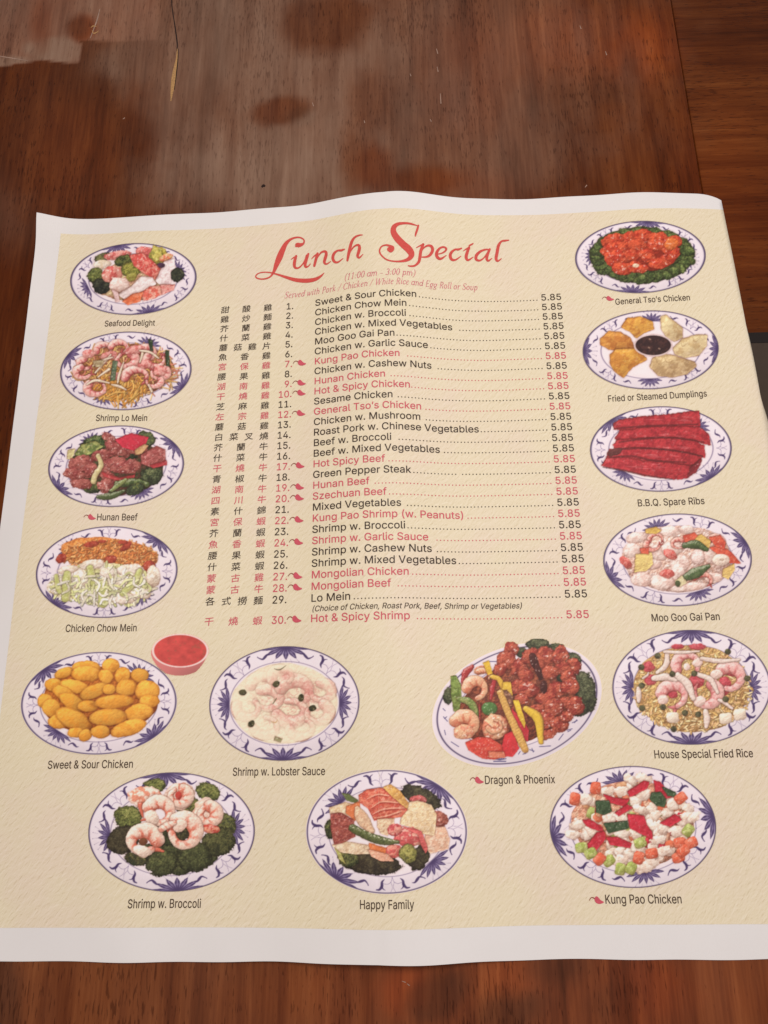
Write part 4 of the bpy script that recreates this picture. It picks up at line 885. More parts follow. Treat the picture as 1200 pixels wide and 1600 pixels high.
def d_moogoo():
    D = Dish(900, 620, 4, 634, 1020, 462, 288, 1, 16)
    D.plate(A=22, inner=0.74)
    D.blob(640, 1010, 340, 205, 0, (224, 186, 168), 'sauce', gloss=0, mot=(234, 214, 206), rough=.08, sh=.1)
    for x, y, rx, ry, a in [(590, 840, 66, 34, 0), (380, 880, 70, 36, 10), (690, 830, 46, 26, 0), (350, 960, 58, 46, 0), (470, 1040, 66, 40, 0), (410, 1140, 72, 46, 0), (540, 1160, 78, 50, 0), (520, 970, 62, 50, 0), (600, 950, 66, 50, 0), (650, 1040, 60, 56, 0), (860, 1130, 60, 34, 0), (760, 1000, 44, 46, 0), (910, 1015, 60, 38, 0), (640, 1100, 50, 60, 0), (700, 1190, 120, 26, 6), (830, 990, 30, 50, 0)]:
        D.blob(x, y, rx, ry, a, (240, 222, 214), 'chicken_slice', mot=(230, 200, 190), gloss=.15, rough=.16, ts=22, edge=.4)
    for x, y, r, a, s, w in [(500, 890, 44, 200, -210, 30), (640, 920, 42, 50, 250, 30), (480, 930, 44, 150, 200, 40), (880, 910, 50, 160, -190, 46), (790, 1150, 60, 150, -170, 44)]:
        D.shrimp(x, y, r, a, s, w, (232, 176, 160), (198, 84, 78), sq=.7)
    for p, c in [([(435, 830), (500, 815), (530, 835), (500, 855), (440, 850)], (216, 180, 84)), ([(375, 985), (470, 975), (480, 1045), (440, 1085), (365, 1095)], (224, 200, 120)), ([(740, 880), (780, 862), (840, 900), (830, 945), (760, 930)], (220, 184, 96)), ([(920, 1080), (985, 1045), (990, 1080), (950, 1140), (915, 1120)], (222, 190, 110))]:
        D.poly(p, c, 'bamboo_shoot_slice', rnd=3, gloss=.1)
    for p in [[(670, 870), (740, 852), (755, 870), (720, 905), (680, 905)], [(840, 945), (900, 930), (970, 975), (1025, 1040), (960, 1035), (890, 985)], [(400, 950), (450, 945), (450, 980), (410, 975)], [(835, 880), (900, 870), (930, 910), (925, 950), (870, 930)]]:
        D.poly(p, (216, 92, 66), 'carrot_slice', rnd=4, mot=(206, 74, 56))
    for x, y, a in [(310, 1035, -40), (588, 985, -30), (570, 1105, 0)]:
        D.blob(x, y, 46, 28, a, (206, 90, 82), 'roast_pork_piece', mot=(222, 130, 120), gloss=.2)
    D.blob(905, 1020, 56, 38, 0, (238, 222, 206), 'water_chestnut_slice', rough=.05); D.blob(912, 1018, 12, 8, 0, (206, 184, 160), 'water_chestnut_slice', sh=0)
    D.blob(762, 1005, 42, 42, 0, (236, 214, 208), 'water_chestnut_slice', rough=.05)
    D.tube([(680, 930), (750, 925), (815, 955)], [36, 52, 26], (76, 98, 56), 'snow_pea', mot=(56, 76, 42)); D.tube([(685, 1130), (750, 1100), (830, 1060)], [44, 66, 24], (88, 112, 68), 'snow_pea', mot=(64, 88, 50), gloss=.4)
    D.poly([(620, 1150), (660, 1120), (690, 1160), (650, 1185)], (216, 206, 160), 'cabbage_piece', rnd=3); D.blob(635, 1168, 16, 20, 0, (70, 84, 50), 'snow_pea')
    return D

DISHES = [
 ('seafood on a patterned oval plate', d_seafood), ('shrimp and noodles on a patterned oval plate', d_lomein), ('beef and broccoli on a patterned oval plate', d_hunan),
 ('cabbage, celery and orange rice on a patterned oval plate', d_chow), ('golden fried chicken balls on a patterned oval plate', d_sweetsour), ('small cup of red sauce', d_sauce),
 ('shrimp in pale sauce on a patterned oval plate', d_lobster), ('glazed chicken and shrimp on a tilted plate', d_dragon), ('shrimp on fried rice on a patterned oval plate', d_rice),
 ('curled shrimp among broccoli on a patterned oval plate', d_broccoli), ('lobster tail and vegetables on a patterned oval plate', d_happy), ('diced chicken with red peppers on a patterned oval plate', d_kungpao),
 ('red glazed chicken on a bed of broccoli', d_tso), ('dumplings around a bowl of dark sauce', d_dumpling), ('row of red spare ribs on a patterned oval plate', d_ribs), ('chicken and vegetable slices on a patterned oval plate', d_moogoo)]

# ================================================================ the table
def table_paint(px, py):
    # haze painted in for the gloss sheen, dark islands and darker figure, as (haze, tone/2, warmth)
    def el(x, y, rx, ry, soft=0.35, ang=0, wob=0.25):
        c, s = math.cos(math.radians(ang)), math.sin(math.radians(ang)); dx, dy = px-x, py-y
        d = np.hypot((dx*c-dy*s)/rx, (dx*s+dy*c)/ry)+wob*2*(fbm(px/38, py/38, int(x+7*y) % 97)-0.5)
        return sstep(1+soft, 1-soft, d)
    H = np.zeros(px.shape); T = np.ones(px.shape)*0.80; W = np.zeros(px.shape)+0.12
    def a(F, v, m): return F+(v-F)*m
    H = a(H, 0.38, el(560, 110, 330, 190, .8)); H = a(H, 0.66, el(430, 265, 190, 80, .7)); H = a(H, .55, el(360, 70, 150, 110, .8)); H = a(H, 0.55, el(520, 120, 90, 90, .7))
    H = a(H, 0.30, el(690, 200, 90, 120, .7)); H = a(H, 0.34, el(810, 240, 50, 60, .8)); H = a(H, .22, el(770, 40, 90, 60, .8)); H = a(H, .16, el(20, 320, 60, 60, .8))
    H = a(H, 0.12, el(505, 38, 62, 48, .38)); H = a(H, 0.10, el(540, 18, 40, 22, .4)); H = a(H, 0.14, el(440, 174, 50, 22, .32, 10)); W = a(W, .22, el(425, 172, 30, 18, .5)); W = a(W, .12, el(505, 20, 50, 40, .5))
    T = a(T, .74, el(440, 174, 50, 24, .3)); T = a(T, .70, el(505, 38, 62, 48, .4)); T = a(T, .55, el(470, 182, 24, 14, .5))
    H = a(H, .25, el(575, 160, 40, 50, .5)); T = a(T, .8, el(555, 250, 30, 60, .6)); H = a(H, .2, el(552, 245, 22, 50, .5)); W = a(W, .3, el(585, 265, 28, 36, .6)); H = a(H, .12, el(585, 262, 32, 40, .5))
    # pale patch at the far left with a crisp lower edge
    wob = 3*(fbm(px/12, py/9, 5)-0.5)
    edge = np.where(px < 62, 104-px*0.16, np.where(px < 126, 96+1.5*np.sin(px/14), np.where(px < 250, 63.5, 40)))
    pale_patch = sstep(1.5, -1.5, py-edge+wob)*sstep(256, 238, px)
    H = a(H, 0.62, pale_patch*0.8); W = a(W, .40, pale_patch); T = a(T, 1.05, pale_patch)
    H = a(H, .85, pale_patch*el(88, 78, 44, 22, .25)); H = a(H, .8, pale_patch*el(20, 96, 40, 9, .3)); H = a(H, .10, pale_patch*el(128, 44, 22, 20, .4)); W = a(W, .25, pale_patch*el(120, 40, 16, 16, .5)); T = a(T, .8, pale_patch*el(122, 42, 20, 20, .6)); H = a(H, .3, el(62, 30, 14, 40, .8)*pale_patch)
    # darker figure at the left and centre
    low = 1-pale_patch
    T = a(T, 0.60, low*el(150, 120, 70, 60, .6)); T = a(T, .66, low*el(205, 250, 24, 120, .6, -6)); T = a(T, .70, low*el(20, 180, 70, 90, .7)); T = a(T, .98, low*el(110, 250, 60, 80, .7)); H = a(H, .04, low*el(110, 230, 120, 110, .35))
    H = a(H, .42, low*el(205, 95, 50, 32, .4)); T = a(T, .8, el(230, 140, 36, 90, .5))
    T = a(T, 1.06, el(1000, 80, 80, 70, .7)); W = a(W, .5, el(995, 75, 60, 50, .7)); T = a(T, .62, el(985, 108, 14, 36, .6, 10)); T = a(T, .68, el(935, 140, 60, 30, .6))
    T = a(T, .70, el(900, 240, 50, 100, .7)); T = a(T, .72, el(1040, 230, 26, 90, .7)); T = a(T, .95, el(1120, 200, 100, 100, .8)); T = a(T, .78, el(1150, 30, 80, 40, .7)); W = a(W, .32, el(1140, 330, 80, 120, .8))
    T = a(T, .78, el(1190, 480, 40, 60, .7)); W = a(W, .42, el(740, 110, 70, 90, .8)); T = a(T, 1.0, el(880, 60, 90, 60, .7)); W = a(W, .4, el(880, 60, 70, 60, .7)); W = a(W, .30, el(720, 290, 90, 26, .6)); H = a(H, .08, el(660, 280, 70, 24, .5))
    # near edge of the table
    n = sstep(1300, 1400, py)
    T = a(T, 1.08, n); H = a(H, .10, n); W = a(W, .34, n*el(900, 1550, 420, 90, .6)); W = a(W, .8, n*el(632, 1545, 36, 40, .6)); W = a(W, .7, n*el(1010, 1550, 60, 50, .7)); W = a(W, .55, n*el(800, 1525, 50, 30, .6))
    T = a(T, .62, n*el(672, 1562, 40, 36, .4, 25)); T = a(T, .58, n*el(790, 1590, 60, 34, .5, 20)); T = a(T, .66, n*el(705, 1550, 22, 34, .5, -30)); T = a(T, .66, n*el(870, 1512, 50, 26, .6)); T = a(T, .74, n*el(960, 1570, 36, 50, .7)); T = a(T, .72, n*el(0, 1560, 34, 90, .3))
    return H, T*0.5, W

table = empty('table', (0, -0.1, 0))
TO = np.array([0, -0.1, 0])
tag(table, 'worn reddish brown wooden table under the open menu', 'table')
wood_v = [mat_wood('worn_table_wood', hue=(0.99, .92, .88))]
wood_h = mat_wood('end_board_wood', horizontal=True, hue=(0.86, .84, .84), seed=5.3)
def board(u0, u1, v0, v1, mat, name, st=0.32, th=6.0, gap=0.05, drop=0.0, bev=0.05):
    nu = max(2, int((u1-u0)/st)+1); nv = max(2, int((v1-v0)/st)+1)
    uu = np.concatenate([[u0+gap*0.5], np.linspace(u0+gap*0.5+0.05, u1-gap*0.5-0.05, nu), [u1-gap*0.5]]); vv = np.linspace(v0, v1, nv)
    U, V = np.meshgrid(uu, vv, indexing='ij'); Z = np.zeros(U.shape)-drop; Z[0, :] -= bev; Z[-1, :] -= bev
    X = np.stack([U, V, Z], -1).reshape(-1, 3); a, b = U.shape
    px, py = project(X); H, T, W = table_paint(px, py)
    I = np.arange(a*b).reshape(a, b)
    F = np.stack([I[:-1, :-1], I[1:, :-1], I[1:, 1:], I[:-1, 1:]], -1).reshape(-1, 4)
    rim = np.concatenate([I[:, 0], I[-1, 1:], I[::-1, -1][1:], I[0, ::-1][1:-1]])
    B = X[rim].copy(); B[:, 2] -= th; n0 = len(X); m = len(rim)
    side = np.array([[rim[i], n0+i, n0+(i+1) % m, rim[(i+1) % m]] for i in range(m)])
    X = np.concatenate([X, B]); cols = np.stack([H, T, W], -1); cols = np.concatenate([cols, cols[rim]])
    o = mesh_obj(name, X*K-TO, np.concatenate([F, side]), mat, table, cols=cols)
    return o
sx = float(on_plane(np.array(1072.), np.array(150.))[0]); jx = float(on_plane(np.array(33.), np.array(1550.))[0])
VN, VF = -66, 62
edges = [jx-22, jx, sx]
for i in range(len(edges)-1):
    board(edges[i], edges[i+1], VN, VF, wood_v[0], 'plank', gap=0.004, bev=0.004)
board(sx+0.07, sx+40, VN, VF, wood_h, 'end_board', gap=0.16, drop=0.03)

def ribbon(pts, ws, z, mat, name, parent, origin, px=True, domed=0.0):
    S = spline([(p[0], p[1], w) for p, w in zip(pts, ws)], 5); V = []
    for i, q in enumerate(S):
        d = S[min(i+1, len(S)-1)][:2]-S[max(i-1, 0)][:2]; d /= np.linalg.norm(d)+1e-9; n = np.array((-d[1], d[0]))*q[2]/2
        V += [q[:2]-n, q[:2], q[:2]+n]
    V = np.array(V); X = on_plane(V[:, 0], V[:, 1], z); X[1::3, 2] += domed
    F = [(3*i+k, 3*i+3+k, 3*i+4+k, 3*i+1+k) for i in range(len(S)-1) for k in (0, 1)]
    return mesh_obj(name, X*K-origin, F, mat, parent)
m_dark = mat_plain('dark_groove', (0.020, 0.010, 0.008), 0.9); m_raw = mat_plain('bare_wood', (0.42, 0.235, 0.095), 0.8, var=0.3, scale=1500)
m_scr = mat_plain('scratched_lacquer', (0.34, 0.22, 0.17), 0.6, var=0.2)
ribbon([(268, -6), (269, 12), (272, 32), (275, 52), (277, 70), (276, 80)], [1.6, 1.5, 1.6, 2.0, 2.0, 1.0], 0.012, m_dark, 'crack', table, TO)
ribbon([(277, 76), (276, 92), (272.5, 112), (270, 132), (267, 158)], [0.8, 2.6, 5.2, 6.0, 1.2], 0.016, m_raw, 'gouge', table, TO, domed=-0.002)
ribbon([(278.6, 76), (278, 92), (276, 112), (272.5, 140)], [0.7, 1.3, 1.4, .8], 0.020, m_dark, 'crack', table, TO)
ribbon([(156, 14), (152, 30), (147, 44), (141, 60)], [1.0, 2.0, 1.6, 1.0], 0.014, m_scr, 'scratch', table, TO)
ribbon([(142, 43), (146, 40.5), (151, 41.5)], [1.0, 1.8, .8], 0.016, m_raw, 'scratch', table, TO)
ribbon([(144, 47), (146, 52), (151, 50.5), (154, 48)], [.9, 1.6, 1.5, .7], 0.016, m_raw, 'scratch', table, TO)
ribbon([(-5, 87), (20, 91), (44, 95)], [1.0, 1.3, .6], 0.014, m_scr, 'scratch', table, TO)
ribbon([(409, 292.5), (411.5, 290), (414.5, 291)], [2.5, 4.2, 2.4], 0.014, m_dark, 'dent', table, TO)
for p in [((682, 76), (684, 84)), ((683, 104), (684.5, 112)), ((688, 146), (689, 162)), ((672, 186), (674, 190)), ((946, 80), (948, 86)), ((906, 40), (908, 45)), ((641, 115), (642, 119)), ((914, 293), (917, 289)), ((488, 160), (490, 166)), ((192, 186), (195, 184)), ((569, 188), (570, 192)), ((628, 1533), (634, 1535)), ((636, 1537), (640, 1540))]:
    ribbon(p, [0.8, 1.5], 0.014, m_scr, 'scratch', table, TO)

# the dark edged grey thing that peeks out beyond the menu's right edge
m_grey = mat_plain('grey_top', (0.050, 0.034, 0.024), 0.85); m_black = mat_plain('dark_edge', (0.010, 0.006, 0.005), 0.8)
p0 = on_plane(np.array(1160.), np.array(537.)); cst = empty('grey_slab', tuple(np.array([p0[0], p0[1], 0])*K))
tag(cst, 'flat grey slab with a dark edge, mostly hidden under the right edge of the menu', 'grey_slab')
def slab(x0, x1, y0, y1, z0, z1, mat, name, parent, b=0.06):
    V = []; 
    for z, i in ((z0, 0), (z1-b, 0), (z1, b)):
        V += [(x0+i, y0+i, z), (x1-i, y0+i, z), (x1-i, y1-i, z), (x0+i, y1-i, z)]
    F = [(3, 2, 1, 0), (8, 9, 10, 11)]+[(4*l+k, 4*l+(k+1) % 4, 4*l+4+(k+1) % 4, 4*l+4+k) for l in (0, 1) for k in range(4)]
    return mesh_obj(name, np.array(V)*K, F, mat, parent)
slab(0, 12, -14, 0, 0.0, 0.045, m_grey, 'grey_slab_face', cst, 0.01)
slab(0, 12, 0.01, 1.1, 0.0, 0.075, m_black, 'grey_slab_edge', cst, 0.02)

# ================================================================ the menu
MO = np.array([0.0, -21.8*K, 0.0])
menu = empty('menu', tuple(MO)); tag(menu, 'open paper menu of lunch specials with photographed dishes, lying creased on the wooden table', 'menu')
m_paper = mat_plain('white_paper', (0.80, 0.772, 0.775), 0.55, 0.2, 0.012, 40)
m_parch = mat_parchment(); m_ink = mat_ink('printed_photo_ink')
def sheet(u0, u1, v0, v1, lift, mat, name, parent, st=0.42, th=None, ragged=0.0):
    nu = int((u1-u0)/st)+2; nv = int((v1-v0)/0.6)+2
    U, V = np.meshgrid(np.linspace(u0, u1, nu), np.linspace(v0, v1, nv), indexing='ij')
    if ragged:                                  # the trimmed edge of a sheet is never ruler straight
        e = 0.08*np.sin(U*0.31+1)+0.05*np.sin(U*0.83); V = V+e*ragged*((V-v0)/(v1-v0)-0.5)*2
        U = U+0.07*np.sin(V*0.22+0.6)*ragged*np.where(U < 0, 1, 0)
        V = V-0.95*np.clip((U-29.6)/3.2, 0, 1.1)**2.6*sstep(6, 11, V)
    X = surface(U.ravel(), V.ravel(), lift); I = np.arange(nu*nv).reshape(nu, nv)
    F = np.stack([I[:-1, :-1], I[1:, :-1], I[1:, 1:], I[:-1, 1:]], -1).reshape(-1, 4)
    if th:
        n0 = len(X); X = np.concatenate([X, X-[0, 0, th]]); rim = np.concatenate([I[:, 0], I[-1, 1:], I[::-1, -1][1:], I[0, ::-1][1:-1]]); m = len(rim)
        Ct, Cb = X[rim], X[n0+rim]; k0 = len(X); X = np.concatenate([X, Ct, Cb])
        side = np.array([[k0+i, k0+m+i, k0+m+(i+1) % m, k0+(i+1) % m] for i in range(m)])
        F = np.concatenate([F, F[:, ::-1]+n0, side])
    return mesh_obj(name, X*K-MO, F, mat, parent, smooth=True)
sheet(PL, PR, PB, PT, 0.0, m_paper, 'paper_sheet', menu, th=0.03, ragged=0.5)
sheet(CL, PR-0.02, CB, CT, 0.014, m_parch, 'parchment_print', menu)

# ---- the printed dish photographs
INK = 1.13
for label, fn in DISHES:
    D = fn().finish()
    X, Y = np.meshgrid(D.x0+np.arange(D.W)*D.st, D.y0+np.arange(D.H)*D.st)
    u, v = layout_of(D.ox+X/D.s, D.oy+Y/D.s)
    P = surface(u.ravel(), v.ravel(), 0.030)*K-MO
    cols = np.clip(lin(D.col)*INK, 0, 0.92).reshape(-1, 3)
    idn = D.id.copy(); idn[(idn < 0)] = 0
    has = (D.cov[:-1, :-1] > .03) | (D.cov[1:, :-1] > .03) | (D.cov[:-1, 1:] > .03) | (D.cov[1:, 1:] > .03)
    qid = np.where(has, idn[:-1, :-1], -1)
    I = np.arange(D.W*D.H).reshape(D.H, D.W)
    Q = np.stack([I[1:, :-1], I[1:, 1:], I[:-1, 1:], I[:-1, :-1]], -1)
    groups = {}
    for k in np.unique(qid):
        if k < 0: continue
        f = Q[qid == k]
        key = (D.names[k], k if len(f) > 60 else -1)       # slivers too small to tell apart join up
        groups.setdefault(key, []).append(f)
    # a lone heap of slivers still belongs to its kind
    parent = None
    for (nm, k), fs in sorted(groups.items(), key=lambda t: (t[0][1] != 0, t[0][1])):
        f = np.concatenate(fs)
        if k != 0 and len(f) < 8: continue
        ids, inv = np.unique(f, return_inverse=True)
        o = mesh_obj('dish_photo' if parent is None else nm, P[ids], inv.reshape(-1, 4), m_ink, menu if parent is None else parent, smooth=True, cols=cols[ids])
        if parent is None:
            parent = o; o['label'] = 'printed photo of '+label
        elif k == -1: o['kind'] = 'stuff'

# ---- lettering
FD = bpy.utils.system_resource('DATAFILES', path='fonts')
def font(nm):
    try: return bpy.data.fonts.load(os.path.join(FD, nm))
    except Exception: return None
F_SANS = font('Inter.woff2'); F_CJK = font('Noto Sans CJK Regular.woff2')
_cache = {}; BOLD = 0.007
def glyphs(s, fnt, off=0.0, res=3):
    # outlines of the string -> triangles inside by non-zero winding (overlapping contours merge cleanly)
    key = (s, fnt.name if fnt else '', off)
    if key in _cache: return _cache[key]
    c = bpy.data.curves.new('t', 'FONT'); c.body = s; c.size = 20.0
    if fnt: c.font = fnt
    o = bpy.data.objects.new('t', c); SC.collection.objects.link(o)
    dg = bpy.context.evaluated_depsgraph_get(); cu = o.evaluated_get(dg).to_curve(dg)
    loops = []
    for sp in cu.splines:
        B = sp.bezier_points; P = []; n = len(B)
        for k in range(n):
            p0, p1, p2, p3 = B[k].co, B[k].handle_right, B[(k+1) % n].handle_left, B[(k+1) % n].co
            ch = (p3-p0).length; bend = abs((p1-p0).cross(p3-p0).z)+abs((p2-p0).cross(p3-p0).z)
            m = 1 if bend < 0.02*max(ch, 1e-6)*max(ch, 1e-6) else res
            for q in range(m):
                t = q/m; w = p0*(1-t)**3+p1*3*t*(1-t)**2+p2*3*t*t*(1-t)+p3*t**3; P.append((w.x, w.y))
        P = [p for k, p in enumerate(P) if math.hypot(p[0]-P[k-1][0], p[1]-P[k-1][1]) > 1e-4]
        if len(P) > 2:
            L = np.array(P); d = np.roll(L, -1, 0)-np.roll(L, 1, 0); loops.append(L)        # a touch of ink spread
    o.evaluated_get(dg).to_curve_clear(); bpy.data.objects.remove(o); bpy.data.curves.remove(c)
    loops = [L[::3] if False else L for L in loops]
    tot = sum(float((L[:, 0]*np.roll(L[:, 1], -1)-np.roll(L[:, 0], -1)*L[:, 1]).sum()) for L in loops)
    for q, L in enumerate(loops):                   # a touch of ink spread
        d = np.roll(L, -1, 0)-np.roll(L, 1, 0); d /= np.hypot(*d.T)[:, None]+1e-9
        loops[q] = L+np.stack([d[:, 1], -d[:, 0]], 1)*(BOLD if fnt is F_SANS else BOLD*0.35)*20*(1 if tot > 0 else -1)
    vs = [Vector(p) for L in loops for p in L]; ed = []; k = 0
    for L in loops:
        ed += [(k+i, k+(i+1) % len(L)) for i in range(len(L))]; k += len(L)
    V, _, T, *_r = delaunay_2d_cdt(vs, ed, [], 0, 1e-5)
    V = np.array([(p.x, p.y) for p in V]); T = np.array([t for t in T if len(t) == 3]); C = V[T].mean(1)
    W = np.zeros(len(C))
    for L in loops:
        lo, hi = L.min(0), L.max(0); mk = np.where((C[:, 0] > lo[0]) & (C[:, 0] < hi[0]) & (C[:, 1] > lo[1]) & (C[:, 1] < hi[1]))[0]
        if not len(mk): continue
        q = C[mk][:, None, :]; a = L[None]; d = np.roll(L, -1, 0)[None]
        up = (a[..., 1] <= q[..., 1]) & (d[..., 1] > q[..., 1]); dn = (a[..., 1] > q[..., 1]) & (d[..., 1] <= q[..., 1])
        side = (d[..., 0]-a[..., 0])*(q[..., 1]-a[..., 1])-(q[..., 0]-a[..., 0])*(d[..., 1]-a[..., 1])
        W[mk] += (up & (side > 0)).sum(1)-(dn & (side < 0)).sum(1)
    T = T[np.abs(W) > 0.5]; ids, inv = np.unique(T, return_inverse=True)
    _cache[key] = (V[ids]/20.0, [tuple(t) for t in inv.reshape(-1, 3).tolist()]); return _cache[key]
if os.environ.get('CAL'):
    for s, xa, xb, y in (('Sweet & Sour Chicken', 492, 651, 468), ('Chicken w. Mixed Vegetables', 491, 699, 513), ('Chicken w. Garlic Sauce', 491, 666.5, 545), ('Hot & Spicy Shrimp', 485, 641, 968), ('Shrimp w. Garlic Sauce', 487, 668, 842), ('30.', 424, 446, 973)):
        u_, v_ = layout_of([xa, xb], [y, y]); a_, _ = glyphs(s, F_SANS); print('CAL', s, u_, (u_[1]-u_[0])/(a_[:, 0].max()-a_[:, 0].min())/1.27)
    for xa, xb, y in ((353-5.5, 419+5, 481), (326-5.5, 402+5.5, 968)):
        print('CAL cjk', layout_of([xa+5.5, xb-5.5], [y, y]))
    u_, v_ = layout_of([487, 816], [947, 944]); print('CAL note', u_)
def ink_mat(name, col): return mat_plain(name, col, 0.5, 0.2, 0.10, 1500)
I_BLACK = ink_mat('black_ink', (0.050, 0.030, 0.022)); I_RED = ink_mat('red_ink', (0.62, 0.100, 0.140)); I_CAP = ink_mat('caption_ink', (0.075, 0.045, 0.030))
I_TITLE = ink_mat('title_ink', (0.64, 0.088, 0.075)); I_SUB = ink_mat('rose_ink', (0.66, 0.20, 0.24)); I_STEM = ink_mat('stem_ink', (0.30, 0.10, 0.07))
LIFT = 0.040
def lay(name, pts, faces, mat, parent, lift=LIFT):
    X = surface(pts[:, 0], pts[:, 1], lift)*K-MO
    return mesh_obj(name, X, faces, mat, parent)
def text(name, s, u, v, size, mat, parent, fnt=None, sx=1.0, width=None, align='L', shear=0.0, off=0.0):
    a, f = glyphs(s, fnt or F_SANS, off); w = a[:, 0].max()
    k = (width/(w*size)) if width else sx
    x = a[:, 0]*size*k; W = w*size*k
    x = x-(0 if align == 'L' else W if align == 'R' else W/2)
    return lay(name, np.stack([u+x+a[:, 1]*size*shear, v+a[:, 1]*size], 1), f, mat, parent), W
def ribbon2(polys):
    # variable width strokes in frame units -> vertices, faces
    V, F = [], []
    for pts in polys:
        S = spline(pts, 7); n0 = len(V)
        for i, q in enumerate(S):
            d = S[min(i+1, len(S)-1)][:2]-S[max(i-1, 0)][:2]; d = d/(np.linalg.norm(d)+1e-9); n = np.array((-d[1], d[0]))*q[2]/2
            V += [q[:2]-n, q[:2]+n]
        F += [(n0+2*i, n0+2*i+2, n0+2*i+3, n0+2*i+1) for i in range(len(S)-1)]
        for q, s_ in ((S[0], 1), (S[-1], 1)):           # round the ends
            k0 = len(V); V += [q[:2]+q[2]/2*np.array((math.cos(t), math.sin(t))) for t in np.linspace(0, 2*math.pi, 9)[:-1]]; F.append(tuple(range(k0, k0+8)))
    return np.array(V), F
def chilli(u, v, s, parent):
    # red pod pointing right with a curled stem to its left; s = overall width
    V, F = ribbon2([[(0.00, .02, .05), (.10, .16, .06), (.24, .20, .07), (.40, .10, .09)]]); V = V*[1, 1]*s+[u, v]
    st = lay('chilli_icon', V, F, I_STEM, parent)
    pod = np.array([(.36, .10), (.44, .24), (.56, .27), (.68, .16), (.80, .02), (1.02, -.10), (.84, -.20), (.64, -.22), (.48, -.16), (.38, -.04)])
    S = spline([tuple(p) for p in pod]+[tuple(pod[0])], 3)[:-1]
    lay('pod', S*s+[u, v], [tuple(range(len(S)))], I_RED, st, LIFT+0.004)

# columns of the price list, in layout units
T0, NR, PX, PE = -6.91, -9.00, 14.25, 16.15
ROWS = [
 ('甜酸雞', 'Sweet & Sour Chicken', 0, 0), ('雞炒麵', 'Chicken Chow Mein', 0, 0), ('芥蘭雞', 'Chicken w. Broccoli', 0, 0), ('什菜雞', 'Chicken w. Mixed Vegetables', 0, 1),
 ('蘑菇雞片', 'Moo Goo Gai Pan', 0, 0), ('魚香雞', 'Chicken w. Garlic Sauce', 0, 0), ('宮保雞', 'Kung Pao Chicken', 1, 1), ('腰果雞', 'Chicken w. Cashew Nuts', 0, 1),
 ('湖南雞', 'Hunan Chicken', 1, 1), ('干燒雞', 'Hot & Spicy Chicken', 1, 0), ('芝麻雞', 'Sesame Chicken', 0, 1), ('左宗雞', 'General Tso’s Chicken', 1, 0),
 ('蘑菇雞', 'Chicken w. Mushroom', 0, 1), ('白菜叉燒', 'Roast Pork w. Chinese Vegetables', 0, 0), ('芥蘭牛', 'Beef w. Broccoli', 0, 1), ('什菜牛', 'Beef w. Mixed Vegetables', 0, 0),
 ('干燒牛', 'Hot Spicy Beef', 1, 0), ('青椒牛', 'Green Pepper Steak', 0, 0), ('湖南牛', 'Hunan Beef', 1, 1), ('四川牛', 'Szechuan Beef', 1, 0), ('素什錦', 'Mixed Vegetables', 0, 1),
 ('宮保蝦', 'Kung Pao Shrimp (w. Peanuts)', 1, 0), ('芥蘭蝦', 'Shrimp w. Broccoli', 0, 0), ('魚香蝦', 'Shrimp w. Garlic Sauce', 1, 1), ('腰果蝦', 'Shrimp w. Cashew Nuts', 0, 1),
 ('什菜蝦', 'Shrimp w. Mixed Vegetables', 0, 0), ('蒙古雞', 'Mongolian Chicken', 1, 0), ('蒙古牛', 'Mongolian Beef', 1, 1), ('各式撈麵', 'Lo Mein', 0, 0), ('干燒蝦', 'Hot & Spicy Shrimp', 1, 1)]
SZ = 1.27; SXT = 1.04
CJL, CJR = -15.58, -11.46
dot_v, dot_f = ribbon2([])[0:2] if False else (None, None)
for i, (zh, en, red, gap) in enumerate(ROWS):
    v = -float(i) if i < 29 else -29.72
    mat = I_RED if red else I_BLACK
    line, W = text('menu_line', en, T0, v, SZ, mat, menu, sx=SXT)
    text('line_number', '%d.' % (i+1), NR, v, SZ, mat, line, sx=0.95, align='R')
    text('price', '5.85', PX, v, SZ, mat, line, width=PE-PX)
    if red: chilli(NR+0.10, v+0.30, 1.22, line)
    # leader dots
    u = T0+W+(0.45 if gap else 0.16); V, F = [], []
    pitch = 0.305; n = int((PX-0.35-u)/pitch); u = PX-0.35-n*pitch
    for k in range(n+1):
        if i == 17 and k == 13: continue
        c = np.array((u+k*pitch, v+0.06)); n0 = len(V)
        V += [c+0.058*np.array((math.cos(t), math.sin(t))) for t in np.linspace(0, 2*math.pi, 7)[:-1]]; F.append(tuple(range(n0, n0+6)))
    lay('leader_dots', np.array(V), F, mat, line)
    # the Chinese name: brush-like, spread over a fixed column
    V, F = [], []; m = len(zh)
    for k, ch in enumerate(zh):
        a, f = glyphs(ch, F_CJK, 0, 2); c = CJL+(CJR-CJL)*k/(m-1); s_ = 2.30
        x = a-[0.168, 0.135]
        n0 = sum(len(q) for q in V); V.append(np.stack([c+x[:, 0]*s_*1.04+x[:, 1]*s_*0.05, v+0.33+x[:, 1]*s_*0.96+x[:, 0]*s_*0.10], 1)); F += [tuple(q+n0 for q in p) for p in f]
    lay('chinese_name', np.concatenate(V), F, mat, line)
    if i == 28:
        text('note', '(Choice of Chicken, Roast Pork, Beef, Shrimp or Vegetables)', T0+0.08, v-0.82, 0.92, I_CAP, line, width=17.5, shear=0.2)

